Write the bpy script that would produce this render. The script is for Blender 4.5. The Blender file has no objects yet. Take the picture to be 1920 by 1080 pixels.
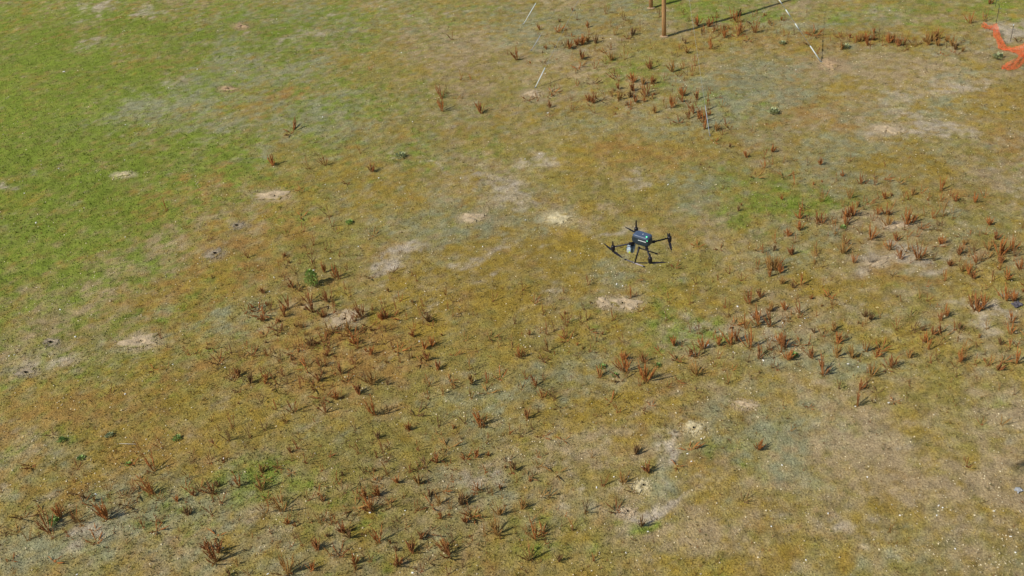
import bpy, bmesh, math, random
import numpy as np
from mathutils import Vector, Matrix
rnd = random.Random(11)
rng = np.random.default_rng(7)
PI = math.pi
scene = bpy.context.scene
col = scene.collection

# ------------------------------------------------------------------ camera
FPX = 1900.0; TH = math.radians(36); RHO = math.radians(6.5); H = 24.0
F_ = np.array([0, math.cos(TH), -math.sin(TH)])
R0 = np.array([1.0, 0, 0]); U0 = np.array([0, math.sin(TH), math.cos(TH)])
R_ = math.cos(RHO)*R0 - math.sin(RHO)*U0
U_ = math.sin(RHO)*R0 + math.cos(RHO)*U0
C_ = np.array([0, 0, H])
def ray(x, y): return F_ + (x-960)/FPX*R_ - (y-540)/FPX*U_
def G(x, y, z=0.0):
    d = ray(x, y); return C_ + d*((z-H)/d[2])
def P(p):
    d = np.asarray(p, float) - C_; k = d @ F_
    return 960 + FPX*(d @ R_)/k, 540 - FPX*(d @ U_)/k
cam = bpy.data.cameras.new('camera'); co = bpy.data.objects.new('camera', cam); col.objects.link(co)
cam.sensor_width = 36; cam.lens = 36*FPX/1920; cam.clip_start = 0.5; cam.clip_end = 6000
m = Matrix(((R_[0], U_[0], -F_[0], 0), (R_[1], U_[1], -F_[1], 0), (R_[2], U_[2], -F_[2], H), (0, 0, 0, 1)))
co.matrix_world = m
scene.camera = co

# ------------------------------------------------------------------ sky, sun, exposure
SUN_EL = math.radians(44); SH_AZ = math.radians(22)      # direction in which shadows fall
sdir = Vector((-math.cos(SH_AZ)*math.cos(SUN_EL), -math.sin(SH_AZ)*math.cos(SUN_EL), math.sin(SUN_EL)))
w = bpy.data.worlds.new('World'); scene.world = w; w.use_nodes = True
nt = w.node_tree
sky = nt.nodes.new('ShaderNodeTexSky'); sky.sky_type = 'NISHITA'; sky.sun_disc = False
sky.sun_elevation = SUN_EL; sky.sun_rotation = math.atan2(sdir.x, sdir.y)
bg = nt.nodes['Background']; nt.links.new(sky.outputs[0], bg.inputs[0]); bg.inputs[1].default_value = 0.09
sl = bpy.data.lights.new('sun', 'SUN'); sl.energy = 4.0; sl.angle = math.radians(0.5); sl.color = (1, 0.95, 0.87)
so = bpy.data.objects.new('sun', sl); col.objects.link(so)
so.rotation_euler = (-sdir).to_track_quat('-Z', 'Y').to_euler()
scene.view_settings.view_transform = 'Standard'; scene.view_settings.look = 'None'
scene.view_settings.gamma = 1; scene.view_settings.exposure = 0.0

# ------------------------------------------------------------------ helpers
def lin(r, g, b):
    f = lambda c: (c/255/12.92) if c/255 <= 0.04045 else ((c/255+0.055)/1.055)**2.4
    return (f(r), f(g), f(b))
def mat(name, rgb, rough=0.8, metal=0.0, noise=0.25, scale=30.0, spec=0.3, bump=0.0, stretch=None):
    mt = bpy.data.materials.new(name); mt.use_nodes = True; t = mt.node_tree; b = t.nodes['Principled BSDF']
    b.inputs['Roughness'].default_value = rough; b.inputs['Metallic'].default_value = metal
    b.inputs['Specular IOR Level'].default_value = spec
    tc = t.nodes.new('ShaderNodeTexCoord'); n = t.nodes.new('ShaderNodeTexNoise'); n.inputs['Scale'].default_value = scale
    n.inputs['Detail'].default_value = 4
    if stretch:
        mp = t.nodes.new('ShaderNodeMapping'); mp.inputs['Scale'].default_value = stretch
        t.links.new(tc.outputs['Object'], mp.inputs[0]); t.links.new(mp.outputs[0], n.inputs['Vector'])
    else: t.links.new(tc.outputs['Object'], n.inputs['Vector'])
    r = t.nodes.new('ShaderNodeValToRGB')
    r.color_ramp.elements[0].position = 0.3; r.color_ramp.elements[1].position = 0.7
    r.color_ramp.elements[0].color = (*[c*(1-noise) for c in rgb], 1)
    r.color_ramp.elements[1].color = (*[min(1, c*(1+noise)) for c in rgb], 1)
    t.links.new(n.outputs['Fac'], r.inputs[0]); t.links.new(r.outputs[0], b.inputs['Base Color'])
    if bump:
        bp = t.nodes.new('ShaderNodeBump'); bp.inputs['Strength'].default_value = 0.8; bp.inputs['Distance'].default_value = bump
        t.links.new(n.outputs['Fac'], bp.inputs['Height']); t.links.new(bp.outputs[0], b.inputs['Normal'])
    return mt
def attr_mat(name, amp, scale, bump, rough=0.95):
    """colour comes from the species map of the field, broken up by fine noise"""
    mt = bpy.data.materials.new(name); mt.use_nodes = True; t = mt.node_tree; b = t.nodes['Principled BSDF']
    b.inputs['Roughness'].default_value = rough; b.inputs['Specular IOR Level'].default_value = 0.08
    a = t.nodes.new('ShaderNodeAttribute'); a.attribute_name = 'tint'
    g = t.nodes.new('ShaderNodeNewGeometry')
    n = t.nodes.new('ShaderNodeTexNoise'); n.inputs['Scale'].default_value = scale; n.inputs['Detail'].default_value = 6; n.inputs['Roughness'].default_value = 0.75
    t.links.new(g.outputs['Position'], n.inputs['Vector'])
    mr = t.nodes.new('ShaderNodeMapRange'); mr.inputs['From Min'].default_value = 0.3; mr.inputs['From Max'].default_value = 0.7
    mr.inputs['To Min'].default_value = 1-amp; mr.inputs['To Max'].default_value = 1+amp
    t.links.new(n.outputs['Fac'], mr.inputs['Value'])
    mx = t.nodes.new('ShaderNodeVectorMath'); mx.operation = 'SCALE'
    t.links.new(a.outputs['Color'], mx.inputs[0]); t.links.new(mr.outputs[0], mx.inputs['Scale'])
    t.links.new(mx.outputs[0], b.inputs['Base Color'])
    if bump:
        n2 = t.nodes.new('ShaderNodeTexNoise'); n2.inputs['Scale'].default_value = scale*1.3; n2.inputs['Detail'].default_value = 5
        t.links.new(g.outputs['Position'], n2.inputs['Vector'])
        bp = t.nodes.new('ShaderNodeBump'); bp.inputs['Strength'].default_value = 1.0; bp.inputs['Distance'].default_value = bump
        t.links.new(n2.outputs['Fac'], bp.inputs['Height']); t.links.new(bp.outputs[0], b.inputs['Normal'])
    return mt
def tag(o, label=None, cat=None, group=None, kind=None):
    if label: o['label'] = label
    if cat: o['category'] = cat
    if group: o['group'] = group
    if kind: o['kind'] = kind
    return o
def mesh_from(name, verts, faces, mt, smooth=False):
    me = bpy.data.meshes.new(name); me.from_pydata([tuple(map(float, v)) for v in verts], [], faces); me.update()
    if mt: me.materials.append(mt)
    if smooth: me.polygons.foreach_set('use_smooth', [True]*len(me.polygons))
    return me
def ob(name, me, parent=None, loc=None, rot=None, scale=None):
    o = bpy.data.objects.new(name, me); col.objects.link(o)
    if parent: o.parent = parent
    if loc is not None: o.location = tuple(map(float, loc))
    if rot is not None: o.rotation_euler = rot
    if scale is not None: o.scale = (scale,)*3 if isinstance(scale, (int, float)) else scale
    return o
class MB:
    def __init__(s): s.v = []; s.f = []
    def add(s, vs, fs):
        k = len(s.v); s.v += [tuple(map(float, v)) for v in vs]; s.f += [tuple(i+k for i in f) for f in fs]
    def tube(s, pts, rs, n=8, cap=True, phase=0.0, sy=1.0):
        pts = [Vector(p) for p in pts]; ring = []
        for i, p in enumerate(pts):
            d = (pts[min(i+1, len(pts)-1)] - pts[max(i-1, 0)]).normalized()
            a = d.cross(Vector((0, 0, 1)))
            if a.length < 1e-3: a = d.cross(Vector((0, 1, 0)))
            a.normalize(); b = d.cross(a)
            r = rs[i] if isinstance(rs, (list, tuple)) else rs
            ring.append([p + a*math.cos(phase+2*PI*k/n)*r + b*math.sin(phase+2*PI*k/n)*r*sy for k in range(n)])
        vs = [v for q in ring for v in q]; fs = []
        for i in range(len(ring)-1):
            for k in range(n):
                fs.append((i*n+k, i*n+(k+1) % n, (i+1)*n+(k+1) % n, (i+1)*n+k))
        if cap: fs.append(tuple(range(n-1, -1, -1))); fs.append(tuple((len(ring)-1)*n+k for k in range(n)))
        s.add(vs, fs)
    def box(s, c, d, rz=0.0, taper=1.0):
        cx, cy, cz = c; dx, dy, dz = [q/2 for q in d]; vs = []
        for z, k in ((-dz, 1), (dz, taper)):
            for x, y in ((-dx, -dy), (dx, -dy), (dx, dy), (-dx, dy)):
                X, Y = x*k, y*k
                vs.append((cx+X*math.cos(rz)-Y*math.sin(rz), cy+X*math.sin(rz)+Y*math.cos(rz), cz+z))
        s.add(vs, [(3, 2, 1, 0), (4, 5, 6, 7), (0, 1, 5, 4), (1, 2, 6, 5), (2, 3, 7, 6), (3, 0, 4, 7)])
    def build(s, name, mt, parent=None, smooth=False, bevel=0.0, **k):
        me = mesh_from(name, s.v, s.f, mt, smooth)
        if bevel:
            bm = bmesh.new(); bm.from_mesh(me)
            bmesh.ops.bevel(bm, geom=[e for e in bm.edges if e.calc_face_angle(0) > 0.5], offset=bevel, segments=2, affect='EDGES')
            bm.to_mesh(me); bm.free()
        return ob(name, me, parent, **k)

# ------------------------------------------------------------------ noise
def vnoise(x, y, s, seed):
    r = np.random.default_rng(seed); T = r.random((256, 256))
    X = x/s + 1000.3; Y = y/s + 1000.7
    xi = np.floor(X).astype(int); yi = np.floor(Y).astype(int); fx = X-xi; fy = Y-yi
    fx = fx*fx*(3-2*fx); fy = fy*fy*(3-2*fy)
    a = T[xi % 256, yi % 256]; b = T[(xi+1) % 256, yi % 256]; c = T[xi % 256, (yi+1) % 256]; d = T[(xi+1) % 256, (yi+1) % 256]
    return (a*(1-fx)+b*fx)*(1-fy) + (c*(1-fx)+d*fx)*fy
def fbm(x, y, s, seed, octs=4, gain=0.55):
    t = 0; a = 1; n = 0
    for i in range(octs):
        ang = 0.6*i+0.3; X = x*math.cos(ang)-y*math.sin(ang); Y = x*math.sin(ang)+y*math.cos(ang)
        t = t + a*vnoise(X, Y, s/2**i, seed+i); n += a; a *= gain
    return t/n
def sstep(a, b, x):
    t = np.clip((x-a)/(b-a), 0, 1); return t*t*(3-2*t)

# ------------------------------------------------------------------ which plant cover grows where
# species colours (dry field in low winter sun)
SPEC = {'g': lin(117, 132, 48), 'o': lin(150, 126, 52), 'v': lin(137, 126, 64), 'l': lin(140, 140, 108),
        't': lin(162, 142, 108), 'b': lin(180, 166, 144), 'r': lin(151, 117, 62), 'p': lin(190, 174, 142)}
BOOST = {'g': 1.5, 'o': 1.25, 'r': 1.3, 'b': 1.45, 't': 1.15, 'l': 1.1, 'v': 1.0}
KEYS = list(SPEC)
# patches: x, y, rx, ry (reference frame), tilt, species, weight
PATCH = [
 (1022, 388, 18, 4, 50, 'b', 1.6), (985, 366, 45, 5, 24, 'b', 1.0), (1078, 408, 26, 5, -20, 'b', 1.2), (1010, 470, 26, 7, -10, 'b', 0.9), (1150, 442, 20, 7, 0, 'b', 1.2), (830, 318, 60, 2.5, 24, 'b', 1.2), (1000, 570, 30, 8, 0, 'b', 0.5), (600, 40, 30, 8, -10, 'b', 0.8), (15, 350, 14, 8, 0, 'b', 1.4), (70, 320, 14, 12, 0, 'b', 0.9), (140, 375, 30, 6, -10, 'b', 0.7), (200, 225, 40, 5, 15, 'b', 0.7), (100, 425, 22, 5, 0, 'b', 0.7), (60, 120, 420, 170, 0, 'g', 2.6), (90, 330, 300, 200, -18, 'g', 5.0), (110, 420, 220, 90, -25, 'g', 1.6), (250, 60, 230, 90, 0, 'g', 1.2), (420, 90, 190, 55, -10, 'g', 0.9), (470, 110, 170, 60, -8, 'l', 0.8),
 (620, 25, 260, 35, 0, 'g', 1.0), (620, 40, 260, 40, 0, 'l', 0.8), (350, 300, 110, 60, -15, 'g', 0.6), (250, 500, 120, 40, -25, 't', 1.0), (20, 520, 90, 34, -20, 'g', 1.2), (560, 80, 130, 30, 0, 'g', 1.0),
 (400, 165, 160, 50, -15, 'l', 2.4), (290, 200, 110, 35, -15, 'l', 1.5), (320, 153, 40, 12, -10, 'b', 1.0), (480, 130, 110, 30, -12, 'l', 1.8), (560, 210, 130, 40, -8, 'l', 1.6), (330, 235, 70, 25, 10, 'l', 1.2),
 (170, 20, 60, 20, 0, 'b', 1.0), (280, 22, 50, 16, 0, 'b', 2.2), (350, 4, 60, 8, 0, 't', 2.0), (165, 80, 40, 14, 0, 'b', 0.7),
 (680, 190, 70, 25, 5, 'g', 1.4), (640, 180, 60, 24, 0, 'l', 0.8), (505, 185, 80, 22, -12, 'r', 2.0), (440, 200, 60, 22, -12, 'o', 1.2), (600, 215, 100, 40, -10, 'l', 1.1),
 (560, 70, 60, 14, -10, 'b', 1.3), (790, 70, 90, 25, 0, 't', 0.8), (880, 110, 110, 55, 0, 't', 1.2), (720, 130, 160, 40, 0, 'v', 0.8), (650, 260, 160, 30, -10, 'v', 1.0),
 (520, 330, 150, 50, -10, 'v', 1.0), (500, 290, 90, 26, -8, 'l', 1.2), (330, 390, 110, 55, -25, 'r', 1.4), (420, 420, 120, 55, -20, 't', 1.0),
 (480, 410, 130, 35, -12, 'o', 1.4), (400, 510, 150, 55, -20, 'r', 1.5), (330, 560, 160, 50, -18, 'o', 1.4), (200, 560, 160, 45, -20, 't', 0.8), (60, 620, 110, 70, -10, 't', 1.3),
 (90, 680, 80, 30, -10, 'b', 1.0), (180, 650, 110, 60, 0, 'v', 1.0), (320, 620, 110, 40, -15, 'l', 1.2), (430, 590, 60, 30, 0, 'l', 1.3), (250, 720, 160, 60, -10, 'o', 1.0),
 (120, 780, 160, 60, -10, 'r', 0.9), (50, 880, 110, 45, -15, 'l', 1.4), (300, 780, 140, 50, -15, 'v', 0.9), (400, 720, 110, 50, 0, 'v', 1.0), (230, 850, 130, 40, -15, 'o', 1.2),
 (300, 960, 160, 60, -15, 'l', 1.6), (330, 960, 60, 40, -20, 'g', 0.8), (60, 1020, 120, 50, 0, 'l', 0.9), (180, 1000, 60, 24, -20, 'b', 1.0), (450, 900, 80, 40, 0, 'g', 0.9),
 (600, 650, 200, 80, -8, 'r', 2.2), (440, 480, 190, 90, -25, 'r', 1.1), (190, 860, 230, 55, -12, 'r', 1.5), (230, 740, 200, 60, -10, 'r', 0.9), (1390, 800, 110, 40, -5, 'l', 1.3), (1500, 850, 90, 50, 0, 'l', 1.2), (1590, 300, 100, 40, 5, 'l', 0.8), (480, 760, 190, 60, -10, 'o', 1.3), (1000, 600, 160, 60, 0, 'o', 0.9), (720, 880, 220, 80, -10, 'v', 0.9), (620, 580, 130, 50, -8, 'o', 1.2), (560, 480, 140, 60, 0, 'v', 1.0), (700, 540, 90, 40, 0, 'v', 1.2), (700, 440, 140, 35, -10, 'v', 1.0),
 (760, 420, 120, 30, -8, 'l', 0.9), (700, 340, 160, 40, 0, 'o', 0.9), (640, 350, 80, 40, 0, 'l', 0.5), (870, 330, 110, 50, 0, 't', 0.9), (770, 290, 60, 20, 0, 'g', 0.9),
 (900, 400, 110, 35, 5, 'l', 0.8), (950, 360, 100, 22, 20, 'b', 1.0), (780, 462, 44, 13, -12, 'b', 2.2), (740, 495, 40, 14, -15, 'b', 1.6), (850, 493, 40, 10, -10, 'b', 1.8), (895, 524, 36, 10, -15, 'b', 2.0),
 (925, 478, 55, 9, -22, 'b', 2.4), (820, 570, 50, 26, -20, 'b', 1.4), (900, 560, 170, 55, -8, 'o', 2.0), (960, 510, 150, 60, -5, 'o', 1.2), (800, 520, 80, 40, 0, 'o', 1.3),
 (740, 690, 130, 50, -10, 'r', 1.0), (800, 640, 120, 40, -8, 'o', 1.1), (930, 660, 110, 60, 0, 'v', 0.9), (900, 760, 120, 60, -15, 'l', 1.2), (760, 760, 130, 50, 0, 'v', 1.2),
 (940, 690, 60, 30, 0, 'l', 0.6), (640, 830, 140, 50, -12, 'v', 1.4), (530, 810, 80, 30, -10, 'o', 0.9), (560, 900, 120, 50, 0, 'g', 0.9), (500, 930, 60, 30, 0, 'g', 1.0), (640, 960, 100, 60, 0, 'g', 0.6), (700, 1060, 60, 20, 0, 'g', 1.0),
 (540, 1040, 100, 40, 0, 'l', 0.8), (760, 960, 120, 40, -10, 'v', 1.0), (900, 880, 60, 30, -10, 'b', 0.6), (1000, 850, 110, 40, -10, 't', 0.9), (860, 920, 80, 50, 0, 'l', 0.8), (880, 1030, 140, 40, 0, 'v', 1.0),
 (1120, 290, 110, 40, 0, 'o', 1.0), (1230, 290, 130, 26, 2, 'r', 1.7), (1300, 262, 60, 18, 0, 'o', 1.4), (1100, 260, 150, 40, 0, 'v', 0.9), (1130, 345, 120, 30, 0, 'v', 1.0), (1200, 335, 50, 14, 5, 'b', 1.7),
 (1000, 300, 60, 24, 0, 'b', 0.8), (1320, 340, 100, 30, 0, 'l', 0.7), (1400, 400, 120, 60, 0, 'g', 0.8), (1520, 385, 90, 26, 0, 'g', 2.2), (1430, 340, 90, 30, 0, 'g', 0.7), (1290, 370, 70, 30, 0, 'l', 0.9),
 (1160, 370, 90, 30, 0, 'v', 0.8), (1080, 410, 70, 18, -25, 't', 1.2), (1060, 470, 120, 40, 0, 'o', 1.1), (1250, 480, 140, 50, 0, 'v', 1.2), (1300, 440, 60, 30, 0, 't', 0.8), (1145, 505, 40, 30, 0, 'l', 1.0),
 (1180, 440, 50, 14, -10, 'b', 0.8), (1200, 600, 120, 50, 0, 'g', 0.7), (1300, 620, 80, 40, 0, 'g', 0.6), (1290, 560, 100, 30, 0, 'o', 0.8), (1330, 690, 100, 40, 0, 'v', 0.8),
 (1030, 700, 110, 40, 0, 'l', 0.9), (1100, 760, 120, 40, -10, 'o', 1.0), (1060, 620, 110, 50, 0, 'o', 0.6), (1210, 770, 80, 24, 0, 't', 1.3),
 (1350, 15, 110, 22, 0, 'g', 2.4), (1280, 20, 50, 20, 0, 'g', 1.2), (1420, 160, 130, 55, -10, 'l', 2.6), (1370, 200, 60, 30, 0, 'g', 0.8), (1180, 130, 70, 26, 0, 'g', 1.0), (1250, 100, 120, 26, 0, 'v', 1.0),
 (1130, 30, 130, 30, 0, 'l', 1.0), (1000, 60, 80, 40, 0, 'l', 1.4), (1060, 120, 110, 30, 0, 't', 0.8), (1130, 230, 170, 26, 0, 'l', 0.9), (1000, 240, 80, 30, 0, 'o', 0.6), (1320, 40, 120, 18, -15, 't', 1.0), 
 (1500, 10, 50, 14, -18, 't', 2.2), (1560, 40, 120, 30, 0, 'l', 1.0), (1560, 25, 60, 14, 0, 'g', 0.9), (1680, 25, 110, 24, 0, 'g', 1.0), (1870, 15, 70, 24, 0, 'g', 1.4), (1900, 60, 60, 30, 0, 'b', 1.1), (1700, 45, 60, 18, 0, 't', 1.2),
 (1500, 75, 90, 18, 0, 'r', 1.0), (1650, 75, 170, 20, 0, 'o', 1.2), (1820, 90, 60, 24, 0, 'l', 0.8), (1600, 130, 120, 30, 0, 't', 1.2), (1720, 130, 130, 30, 0, 't', 1.0),
 (1515, 215, 60, 22, 5, 'r', 2.2), (1590, 175, 60, 16, 0, 'o', 1.3), (1760, 170, 90, 18, -10, 'b', 1.6), (1790, 145, 50, 14, -15, 'l', 1.4), (1740, 200, 120, 18, 0, 'l', 1.4), (1860, 190, 90, 26, 0, 'o', 1.5), (1890, 235, 60, 30, 0, 'r', 1.0),
 (1480, 240, 80, 14, 0, 't', 0.8), (1740, 235, 70, 14, 15, 'b', 1.6), (1660, 250, 60, 14, 0, 'b', 1.3), (1580, 285, 80, 26, 10, 'l', 2.3), (1500, 250, 60, 24, 0, 'v', 1.0), (1640, 310, 60, 16, 0, 'o', 1.6), (1740, 315, 70, 20, 0, 'o', 1.7),
 (1480, 300, 90, 30, 0, 'v', 0.8), (1560, 335, 90, 20, 0, 'l', 1.2), (1870, 320, 80, 26, 10, 't', 1.2), (1820, 380, 110, 30, 0, 'v', 0.9), (1650, 430, 70, 40, 0, 't', 1.1), (1800, 420, 90, 30, 0, 'l', 0.6), (1700, 480, 110, 16, 0, 'b', 1.0), (1650, 478, 60, 14, -15, 'b', 1.6),
 (1540, 440, 90, 20, 0, 'l', 1.2), (1470, 490, 60, 20, 0, 'l', 1.4), (1560, 520, 110, 26, 0, 'o', 1.3), (1700, 515, 90, 16, 8, 'r', 1.0), (1800, 560, 120, 30, 0, 'v', 0.9), (1700, 640, 110, 40, 0, 'o', 0.9), (1840, 600, 60, 40, 0, 'b', 0.9),
 (1400, 620, 90, 40, 0, 'b', 0.9), (1500, 660, 110, 30, 0, 'l', 1.3), (1590, 680, 100, 24, 0, 'l', 1.3), (1420, 540, 90, 30, 0, 'v', 0.8), (1480, 580, 70, 40, 0, 't', 0.8), (1860, 720, 90, 30, 0, 'v', 1.2), (1760, 740, 110, 40, 0, 'v', 1.0),
 (1480, 770, 100, 40, 0, 'l', 1.7), (1500, 830, 60, 40, 0, 'l', 2.0), (1400, 800, 50, 24, 0, 'l', 1.5), (1360, 845, 55, 24, 15, 'g', 2.2), (1400, 850, 40, 30, 0, 'l', 1.0), (1460, 790, 26, 14, 0, 'g', 1.5), (1262, 850, 14, 34, 35, 'b', 1.8), (1240, 885, 26, 20, -45, 'l', 1.8), (1252, 872, 12, 30, 30, 'b', 1.2),
 (1225, 938, 44, 9, -32, 'b', 2.4), (1178, 962, 18, 8, -15, 'b', 1.6), (1200, 978, 50, 9, -20, 'g', 1.0), (1320, 905, 80, 14, -14, 'b', 0.7), (1130, 840, 110, 40, 0, 't', 1.2), (1120, 900, 110, 40, 0, 'v', 0.8), (1060, 1020, 70, 40, 0, 'g', 1.0), (1090, 960, 120, 30, 0, 'l', 0.6),
 (1340, 1000, 160, 50, 0, 't', 1.0), (1330, 1060, 130, 24, 0, 'o', 1.2), (1480, 1050, 120, 40, 0, 'o', 1.1), (1660, 1040, 110, 60, 0, 'l', 0.9), (1640, 860, 160, 50, 10, 't', 1.8), (1780, 900, 180, 60, 0, 't', 1.6), (1620, 770, 120, 40, 0, 't', 1.2), (1540, 900, 90, 40, 0, 'v', 0.9),
 (1770, 870, 50, 18, 0, 'o', 1.4), (1860, 790, 110, 40, 0, 't', 1.2), (1700, 800, 50, 20, 0, 'o', 1.0), (1860, 1050, 110, 40, 10, 't', 2.0), (1700, 970, 120, 30, 0, 'o', 0.9), (1560, 960, 100, 40, 0, 'b', 0.5), (1850, 960, 110, 50, 0, 'o', 0.8), (1500, 1000, 100, 40, 0, 'v', 0.7),
]
PW = []
for (px, py, rx, ry, a, s, wt) in PATCH:
    if rx < 62 and s in 'bl': wt *= 2.0 if s == 'b' else 1.4
    if rx < 62 and s == 'b': rx *= 0.72; ry *= 0.72
    c = G(px, py)[:2]; ar = math.radians(a)
    e1 = G(px+rx*math.cos(ar)*0.5, py+rx*math.sin(ar)*0.5)[:2] - G(px-rx*math.cos(ar)*0.5, py-rx*math.sin(ar)*0.5)[:2]
    e2 = G(px-ry*math.sin(ar)*0.5, py+ry*math.cos(ar)*0.5)[:2] - G(px+ry*math.sin(ar)*0.5, py-ry*math.cos(ar)*0.5)[:2]
    PW.append((c, np.linalg.inv(np.column_stack([e1, e2])), s, wt, 3.2*max(np.linalg.norm(e1), np.linalg.norm(e2))))
def cover(x, y):
    """weights of the plant covers at ground points"""
    wx = x + 0.9*(fbm(x, y, 1.3, 71, 4)-0.5)*2; wy = y + 1.3*(fbm(x, y, 1.3, 81, 4)-0.5)*2
    W = {k: np.zeros_like(x) for k in KEYS}
    for c, M, s, wt, R in PW:
        sel = np.nonzero((np.abs(wx-c[0]) < R) & (np.abs(wy-c[1]) < R))[0]
        if len(sel) == 0: continue
        dx = wx[sel]-c[0]; dy = wy[sel]-c[1]
        u = M[0, 0]*dx+M[0, 1]*dy; v = M[1, 0]*dx+M[1, 1]*dy; q = u*u+v*v
        W[s][sel] += wt*BOOST[s]*np.exp(-q*1.15)
    base = {'v': 0.9, 'o': 0.85, 't': 0.55, 'l': 0.32, 'b': 0.2, 'g': 0.14, 'r': 0.42, 'p': 0.0}
    tot = 0
    for i, k in enumerate(KEYS):
        n = fbm(x, y, 2.2, 100+i*9, 5, 0.72); n2 = fbm(x, y, 0.42, 200+i*9, 3, 0.7)
        e = np.exp((n-0.5)*4.4 + (n2-0.5)*5.2)
        W[k] = (W[k]*1.55+base[k])*e; W[k] = W[k]**1.25; tot = tot+W[k]
    for k in KEYS: W[k] = W[k]/tot
    return W
GAIN = 1.0
def tint(x, y):
    W = cover(x, y); c = np.zeros((len(x), 3))
    for k in KEYS: c += W[k][:, None]*np.array(SPEC[k])[None]
    v = 0.90+0.20*fbm(x, y, 5, 301, 3); f = 0.66+0.68*fbm(x, y, 0.24, 311, 2, 0.9)
    return c*(v*f*GAIN)[:, None], W
def relief(x, y):
    return 0.16*(fbm(x, y, 9, 401, 3)-0.5) + 0.075*(fbm(x, y, 0.75, 411, 3, 0.6)-0.5)
def rel1(x, y):
    return float(relief(np.array([float(x)]), np.array([float(y)]))[0])

# ------------------------------------------------------------------ ground: one sheet to the horizon
M_ground = attr_mat('field_ground', 0.55, 14, 0.05)
step = 0.1
xs = np.arange(-40, 36.01, step); ys = np.arange(13, 84.01, step)
geo = [0.5*1.45**k for k in range(22)]
xs = np.concatenate([[xs[0]-sum(geo[:k+1]) for k in range(22)][::-1], xs, [xs[-1]+sum(geo[:k+1]) for k in range(22)]])
ys = np.concatenate([[ys[0]-sum(geo[:k+1]) for k in range(22)][::-1], ys, [ys[-1]+sum(geo[:k+1]) for k in range(22)]])
X, Y = np.meshgrid(xs, ys); X = X.ravel(); Y = Y.ravel(); nx, ny = len(xs), len(ys)
Z = relief(X, Y)
T, Wg = tint(X, Y)

# pale burrow mounds: x, y, rx, ry, tilt(deg in picture), hole, hue, label
MOUNDS = [
 (262, 641, 33, 13, -8, 1, 0, 'broad pale tan burrow mound at the far left, bounded by a curved green edge', 'the broad pale mound at far left'),
 (508, 367, 30, 9, -4, 1, 0, 'long tan burrow mound with dark crumbs at upper left of the field', 'the long tan mound at upper left'),
 (885, 408, 23, 8, 2, 0, 0, 'small smooth pale sand mound left of the mound with a tail', 'the smooth pale mound near top centre'),
 (1045, 409, 25, 10, 0, 0, 1, 'cream sand mound with a narrow dirt tail trailing up to its left', 'the cream mound left of the drone'),
 (1132, 568, 14, 9, -5, 0, 0, 'left half of the twin mound below the drone, smooth and sandy', ''),
 (1172, 569, 26, 12, 5, 1, 0, 'twin-lobed pale burrow mound with a dark hole, below the drone', 'the twin-lobed pale mound below the drone'),
 (646, 597, 30, 13, -18, 1, 0, 'pale burrow mound with a hole among the dense weeds left of centre', 'the pale mound among the left weeds'),
 (1303, 803, 18, 11, 0, 1, 1, 'bright cream burrow mound beside a blue-green patch at lower right', 'the bright cream mound at lower right'),
 (1204, 912, 13, 10, -20, 1, 1, 'small cream mound with a hole between the two lower right mounds', 'the small cream mound at bottom centre'),
 (1176, 962, 13, 8, -20, 1, 0, 'pinkish tan mound above the dark green grass strip at bottom centre', 'the pinkish mound at bottom centre'),
 (1663, 241, 24, 8, 5, 0, 0, 'flat tan mound at upper right, below the leaning guy wire', 'the flat tan mound at upper right'),
 (1555, 121, 19, 9, 12, 0, 2, 'reddish tan dirt heap at the foot of the right guy wire', 'the dirt heap at the right guy wire'),
 (231, 328, 16, 4.5, -10, 0, 1, 'narrow whitish dirt streak in the bright green grass at left', 'the whitish streak in green grass'),
 (427, 167, 15, 5, -5, 1, 2, 'small reddish mound with a hole in grey-green grass at upper left', 'the small reddish mound at upper left'),
 (1396, 760, 19, 7, 5, 0, 0, 'faint tan mound in blue-green turf right of the cream mound', 'the faint tan mound at lower right'),
 (1000, 176, 17, 6, -10, 0, 0, 'greyish sand heap at the foot of the nearest left guy tube', 'the sand heap at the left guy tube'),
 (400, 477, 17, 7, -20, 1, 3, 'grey bare ring round a dark burrow hole in brown turf at left', 'the grey burrow hole at left'),
 (97, 643, 13, 7, -10, 1, 3, 'grey bare ring round a dark burrow hole, left of the broad mound', 'the burrow hole beside the broad mound'),
 (48, 697, 18, 7, -5, 1, 3, 'grey bare ring round the burrow hole nearest the left photo edge', 'the burrow hole nearest the left edge'),
 (446, 423, 10, 5, -15, 1, 3, 'tiny burrow hole above the grey burrow hole at left', ''),
 (1642, 492, 24, 8, -18, 0, 0, 'flat pale bare patch under a dead grey weed at right', 'the bare patch under a dead grey weed'),
 (1680, 424, 20, 8, -12, 0, 0, 'flat pale bare patch between rusty weeds at right', 'the bare patch among the right weeds'),
 (1368, 5, 1, 1, 0, 0, 0, '', ''),
 (452, 50, 14, 5, -5, 1, 2, 'reddish brown dirt heap at the top left in green grass', 'the reddish heap at top left'),
]
MOUNDS = [q for q in MOUNDS if q[7]]
MCOL = [lin(186, 166, 134), lin(204, 190, 150), lin(172, 146, 112), lin(156, 142, 118)]
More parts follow.
